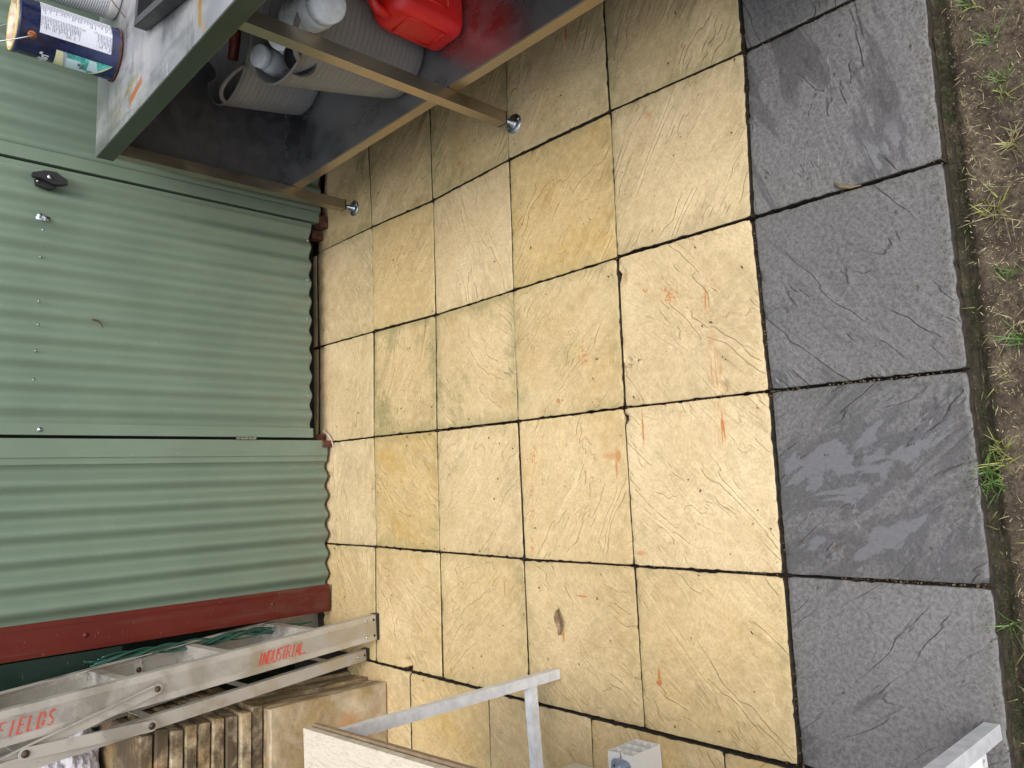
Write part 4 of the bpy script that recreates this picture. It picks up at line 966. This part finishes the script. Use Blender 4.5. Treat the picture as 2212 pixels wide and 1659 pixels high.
# ================================================================== WHITE BRACKET BOX
k0=G(1427,1607); 
p_hi=None; h_=.075
for i in range(200):
    hz_=.02+.001*i; 
    q=G(1363.5,1626.6,hz_)
    if (Vector((q.x,q.y))-Vector((k0.x,k0.y))).length<((p_hi[0]) if p_hi else 9): p_hi=((Vector((q.x,q.y))-Vector((k0.x,k0.y))).length,hz_)
h_=p_hi[1]; q3=G(1311,1614,h_); q1=G(1363.5,1626.6,h_)
ax=(Vector((q3.x-q1.x,q3.y-q1.y,0))); wA=ax.length; ax.normalize(); bxv=Vector((-ax.y,ax.x,0)); 
if bxv.x>0: bxv=-bxv
K0=Vector((k0.x,k0.y,.002)); DL=.20
br=empty('bracket_block',K0,'white moulded plastic block with open cells and a bolted metal plate, on the paving','plastic block')
def kbox(bm,a0,a1,b0,b1,z0,z1):
    vs=[]
    for z in (z0,z1):
        for (u,v) in ((a0,b0),(a1,b0),(a1,b1),(a0,b1)): vs.append(bm.verts.new(K0+ax*u+bxv*v+ZU*z))
    for f in ((0,3,2,1),(4,5,6,7),(0,1,5,4),(1,2,6,5),(2,3,7,6),(3,0,4,7)): bm.faces.new([vs[i] for i in f])
t_=.0022
for nm,a in (('side',(0,t_,0,DL,0,h_)),('side',(wA-t_,wA,0,DL,0,h_)),('bottom',(t_,wA-t_,0,DL,0,t_)),('top',(t_,wA*.40,0,DL,h_-t_,h_)),('top',(wA*.52,wA-t_,0,DL,h_-t_,h_)),('slot_floor',(wA*.40,wA*.52,0,DL,h_-.008,h_-.006)),('back',(t_,wA-t_,DL-t_,DL-.0001,t_,h_-.009))):
    bm=NB(); kbox(bm,*a); mk(nm,bm,M_wplas,br)
for f in (.36,.68):
    bm=NB(); kbox(bm,wA*f,wA*f+.0018,.0015,DL-.01,t_,h_-.0085); mk('cell_wall',bm,M_wplas,br)
for f in (.33,.66):
    bm=NB(); kbox(bm,t_,wA-t_,.002,DL-.01,h_*f,h_*f+.0018); mk('cell_wall',bm,M_wplas,br)
pc=G(1333,1645,h_+.002); pc=K0+ax*(wA*.46)+bxv*.036+ZU*(h_)
bm=NB(); poly=[]
for i in range(40):
    a=2*math.pi*i/40; ca,sa=math.cos(a),math.sin(a); poly.append(((abs(ca)**.6)*math.copysign(.030,ca),(abs(sa)**.6)*math.copysign(.024,sa)))
A=[bm.verts.new(pc+ax*a+bxv*b+ZU*.0002) for a,b in poly]; B=[bm.verts.new(pc+ax*a+bxv*b+ZU*.0032) for a,b in poly]
bm.faces.new(A); bm.faces.new(B[::-1])
for i in range(40): j=(i+1)%40; bm.faces.new((A[i],A[j],B[j],B[i]))
pl=mk('metal_plate',bm,M_zinc,br)
bm=NB(); add_lathe(bm,[(.011,.003),(.011,.011),(.009,.013),(0,.013)],pc,6); mk('nut',bm,M_zinc,pl)
bm=NB(); add_lathe(bm,[(.0055,.010),(.0055,.032),(.0045,.034),(0,.034)],pc,16); mk('bolt',bm,M_zinc,pl,smooth=True)
for s in (-1,1):
    bm=NB(); add_lathe(bm,[(.0028,.0034),(0,.0035)],pc+ax*.020*s+bxv*-.006,12); mk('hole',bm,M_dark,pl)
# beige offcut beside it
b0=G(1262,1651); bm=NB(); add_box(bm,(b0.x-.25,b0.y-.06,.002),(b0.x-.0,b0.y+.03,.045),None)
solo('beige_offcut',bm,M_mdf if False else simple('beige_board',(.55,.50,.40),.6),(b0.x-.1,b0.y,0),'beige board offcut at the picture edge beside the white plastic block','board',bevel=.003)

# ================================================================== SMALL THINGS
# dry leaf: tip to stem in the photograph 1206,1317 -> 1209,1372
a=G(1207,1316,.006); b=G(1212,1371,.006); ln=(b-a).length; d=(b-a).normalized(); sdv=Vector((-d.y,d.x,0))
bm=NB(); prev=None; n=18
for i in range(n+1):
    u=i/n; wdt=.46*ln*.5*math.sin(math.pi*min(1,u*1.02))**.75*(1 if u<.5 else .95); row=[]
    for j in range(-3,4):
        v=j/3; row.append(bm.verts.new((ln*(u-.5),wdt*v*(1 if v>0 else .75),.004+.010*abs(v)**1.6+.004*math.sin(u*7)+.0015*noise.noise((u*9,v*4,1)))))
    if prev:
        for q in range(6): bm.faces.new((prev[q],prev[q+1],row[q+1],row[q]))
    prev=row
bmesh.ops.recalc_face_normals(bm,faces=bm.faces)
o=mk('dry_leaf',bm,M_leaf,None,smooth=True); o.location=((a+b)/2).xy.to_3d()+Vector((0,0,.001)); o.rotation_euler=(0,0,math.atan2(d.y,d.x)); tag(o,'curled dry brown leaf on a cream slab near the white table leg','leaf')
sol=o.modifiers.new('thickness','SOLIDIFY'); sol.thickness=.0005
bm=NB(); add_tube(bm,[(-ln*.5,0,.004),(-ln*.56,.002,.006)],.0007,6); add_tube(bm,[(ln*.5,0,.004),(-ln*.5,0,.0045)],.0006,6)
st=mk('stem',bm,M_twig,None); st.parent=o
# curl on the door
p=[PY(x,y,YW-.014) for x,y in ((198,690),(205,691),(213,694),(219,701),(223,709))]; bm=NB(); add_tube(bm,p,[.0022,.0030,.0026,.0018,.0008],8)
solo('seed_pod',bm,M_twig,p[2],'small brown curled seed pod stuck on the green door','seed pod',smooth=True)
# stick in the charcoal joint
p=[G(1803,398,.004),G(1816,403,.006),G(1836,405,.002),G(1860,400,-.004)]; bm=NB(); add_tube(bm,p,[.0025,.004,.003,.0015],8)
solo('twig',bm,simple('pale_bark',(.16,.11,.06),.8),p[1],'short brown twig lying in the joint between two charcoal slabs','twig',smooth=True)
# pale strip
pts=[G(697,930,.012),G(708,938,.010),G(716,950,.006),G(720,965,.004)]; bm=NB()
add_prism(bm,[(-.005,0),(.005,0),(.005,.0006),(-.005,.0006)],pts[0],pts[1],(.5,-.86,0),(0,0,1)); add_prism(bm,[(-.005,0),(.005,0),(.005,.0006),(-.005,.0006)],pts[1],pts[2],(.3,-.95,0),(0,0,1)); add_prism(bm,[(-.005,0),(.005,0),(.003,.0006),(-.003,.0006)],pts[2],pts[3],(.1,-.98,0),(0,0,1))
solo('paper_strip',bm,M_pink,pts[1],'pale pink paper strip curled at the foot of the door jamb','paper strip')
pts=[G(690,1330,.002),G(696,1345,.002),G(700,1360,.002)]
# grass tufts on the soil
def soilz(x,y): return -.020+noise.fractal((x*7,y*7,.3),1,2,5)*.010+noise.noise((x*60,y*60,4))*.004+noise.noise((x*26,y*26,9))*.006
random.seed(21)
def blade(bm,base,ang,L,w_,lean,curl):
    d=Vector((math.cos(ang),math.sin(ang),0)); s=Vector((-d.y,d.x,0)); prev=None; n=5
    for i in range(n+1):
        u=i/n; p=base+d*(L*(lean*u+curl*u*u))+ZU*(L*(u*(1-.35*lean)-curl*.55*u*u)); ww=w_*(1-u)**.7*.5+.0001
        row=[bm.verts.new(p-s*ww),bm.verts.new(p+ZU*-.0004+s*ww*0),bm.verts.new(p+s*ww)]
        if prev:
            for q in range(2): bm.faces.new((prev[q],prev[q+1],row[q+1],row[q]))
        prev=row
def tuft(px,py,n,L,mat,label,spread=.012):
    g=G(px,py,-.02); z=soilz(g.x,g.y); g=Vector((g.x,g.y,z-.002)); bm=NB()
    for i in range(n):
        a=random.uniform(0,6.28); r=random.uniform(0,spread); blade(bm,g+Vector((r*math.cos(a),r*math.sin(a),0)),random.uniform(0,6.28),L*random.uniform(.5,1.1),random.uniform(.0018,.0034),random.uniform(.2,.9),random.uniform(.1,.6))
    o=solo('grass_tuft',bm,mat,g,label,'grass tuft',group='grass tufts in the soil strip',smooth=True); return o
tuft(2139,84,16,.038,M_grass,'bright green grass tuft second from the top of the soil strip')
tuft(2090,12,9,.034,M_grass,'small green grass tuft at the very top of the soil strip')
tuft(2113,14,7,.03,M_grass2,'thin yellow-green grass tuft beside the topmost green tuft')
tuft(2164,170,14,.034,M_grass,'green grass tuft just below the bright second tuft')
tuft(2172,206,14,.030,M_grass2,'pale green grass tuft with drooping blades below its greener neighbour')
tuft(2186,312,22,.045,M_straw,'straw coloured dry grass tuft at the right picture edge')
tuft(2196,300,8,.035,M_grass2,'yellow-green blades growing out of the dry straw tuft')
tuft(2142,450,20,.042,M_grass2,'sprawling yellow-green tuft beside the joint of the first two whole charcoal slabs',.02)
tuft(2150,462,16,.055,M_straw,'dry straw blades spreading round the sprawling tuft',.03)
tuft(2179,597,10,.035,M_grass,'sparse green tuft level with the middle of the wet-free charcoal slab')
tuft(2200,728,20,.042,M_grass,'green tuft at the right edge, level with a charcoal slab corner',.015)
tuft(2205,700,12,.05,M_straw,'dry stalks just above the green edge tuft',.02)
tuft(2132,1018,46,.040,M_grass,'largest leafy green weed clump against the charcoal paving edge',.03)
tuft(2145,1045,20,.036,M_grass,'trailing green shoots below the largest weed clump',.02)
tuft(2160,968,18,.030,M_grass2,'small leafy weed above the largest clump',.015)
tuft(2170,1000,12,.04,M_grass2,'pale creeping shoots to the right of the largest weed clump',.03)
tuft(2190,1345,7,.045,M_grass,'thin green tuft low down the soil strip')
bm=NB(); random.seed(31)
for i in range(900):
    x=random.uniform(-.5,1.55); y=random.uniform(-2.95,-2.445); 
    if noise.noise((x*6,y*6,5))<.08: continue
    blade(bm,Vector((x,y,soilz(x,y)-.001)),random.uniform(0,6.28),random.uniform(.006,.022),.0015,random.uniform(.3,1.2),random.uniform(.1,.5))
solo('sparse_grass',bm,M_grass2,(0,-2.6,-.02),'sparse short yellowish grass scattered over the soil','grass',kind='stuff')
# straw litter
bm=NB(); random.seed(4)
for i in range(2600):
    x=random.uniform(-.55,1.6); y=-2.455-abs(random.gauss(0,.09)) if random.random()<.45 else random.uniform(-2.95,-2.46)
    z=soilz(x,y)+.002; L=random.choice((.004,.005,.006,.008,.012,.018)); a=random.uniform(0,6.28); c=random.uniform(-.3,.3); w_=random.uniform(.0003,.0008)
    p0=Vector((x,y,z)); p1=p0+Vector((math.cos(a),math.sin(a),.12))*L*.5; p2=p1+Vector((math.cos(a+c),math.sin(a+c),-.15))*L*.5
    s=Vector((-math.sin(a),math.cos(a),0))*w_
    v=[bm.verts.new(q) for q in (p0-s,p0+s,p1+s,p1-s,p2+s*.4,p2-s*.4)]; bm.faces.new(v[:4]); bm.faces.new((v[3],v[2],v[4],v[5]))
solo('straw_litter',bm,M_straw,(0,-2.6,-.02),'dry straw and clippings scattered over the soil','straw',kind='stuff')
bm=NB()
for i in range(2600):
    x=random.uniform(-.55,1.6); y=random.uniform(-3.0,-2.445); z=soilz(x,y); r=random.uniform(.001,.0042)
    n0=len(bm.verts); M=Matrix.Translation((x,y,z+r*.2))@Euler((random.random()*6,random.random()*6,0)).to_matrix().to_4x4()@Matrix.Diagonal((r,r*random.uniform(.5,1),r*.6,1))
    bmesh.ops.create_icosphere(bm,subdivisions=1,radius=1,matrix=M)
solo('soil_crumbs',bm,M_soil,(0,-2.6,-.02),'loose crumbs of damp soil','soil crumbs',kind='stuff')
# moss and short grass along the paving edge
bm=NB(); random.seed(8)
for i in range(1800):
    x=random.uniform(-.5,1.5); y=-2.438-abs(random.gauss(0,.007)); 
    if noise.noise((x*9,1,2))<-.1 and random.random()<.7: continue
    blade(bm,Vector((x,y,soilz(x,y)-.008)),random.uniform(0,6.28),random.uniform(.004,.012),.0014,random.uniform(.2,.9),.2)
M_moss=simple('edge_moss',(.035,.048,.012),.7,noise_amt=.4,nscale=30,bump=0)
solo('edge_moss',bm,M_moss,(0,-2.45,-.02),'dark green moss growing along the edge of the charcoal slabs','moss',kind='stuff')
bm=NB(); bm2=NB(); random.seed(77)
for i in range(5200):
    l=random.randint(0,5); j=random.randint(-2,4)
    a=NODE[l,j]; b=NODE[l,j+1] if random.random()<.35 else NODE[min(l+1,6),j]; u=random.random()
    x,y=a.x+(b.x-a.x)*u+random.gauss(0,.0012),a.y+(b.y-a.y)*u+random.gauss(0,.0012)
    if noise.noise((x*5,y*5,3))<-.05 : continue
    r=random.uniform(.0010,.0026); M=Matrix.Translation((x,y,-.010-random.random()*.012))@Matrix.Diagonal((r,r,r,1))
    bmesh.ops.create_icosphere(bm if noise.noise((x*3,y*3,8))<.22 else bm2,subdivisions=1,radius=1,matrix=M)
for i in range(700):
    x=random.uniform(-.5,1.5); y=-2.425+abs(random.gauss(0,.018)); r=random.uniform(.0006,.0018)
    bmesh.ops.create_icosphere(bm,subdivisions=1,radius=1,matrix=Matrix.Translation((x,y,r*.2-.001))@Matrix.Diagonal((r,r*.8,r*.6,1)))
solo('joint_sand',bm,simple('joint_sand_grains',(.16,.115,.065),.9,noise_amt=.4,nscale=200,bump=0),(0,-1,0),'sand and grit lodged in the joints between slabs','sand',kind='stuff')
solo('joint_moss',bm2,M_moss,(0,-1,0),'dark moss growing in the joints between slabs','moss',kind='stuff')
# fine litter in joints and specks on slabs
bm=NB(); random.seed(14)
for i in range(260):
    x=random.uniform(-.45,1.4); y=random.uniform(-2.4,-.1); r=random.uniform(.0007,.0022)
    M=Matrix.Translation((x,y,.002+r*.3))@Matrix.Rotation(random.random()*6,4,'Z')@Matrix.Diagonal((r*random.uniform(1,3),r,r*.5,1)); bmesh.ops.create_icosphere(bm,subdivisions=1,radius=1,matrix=M)
solo('paving_specks',bm,M_twig,(0,-1.2,.002),'tiny dark specks of litter on the paving','litter',kind='stuff')
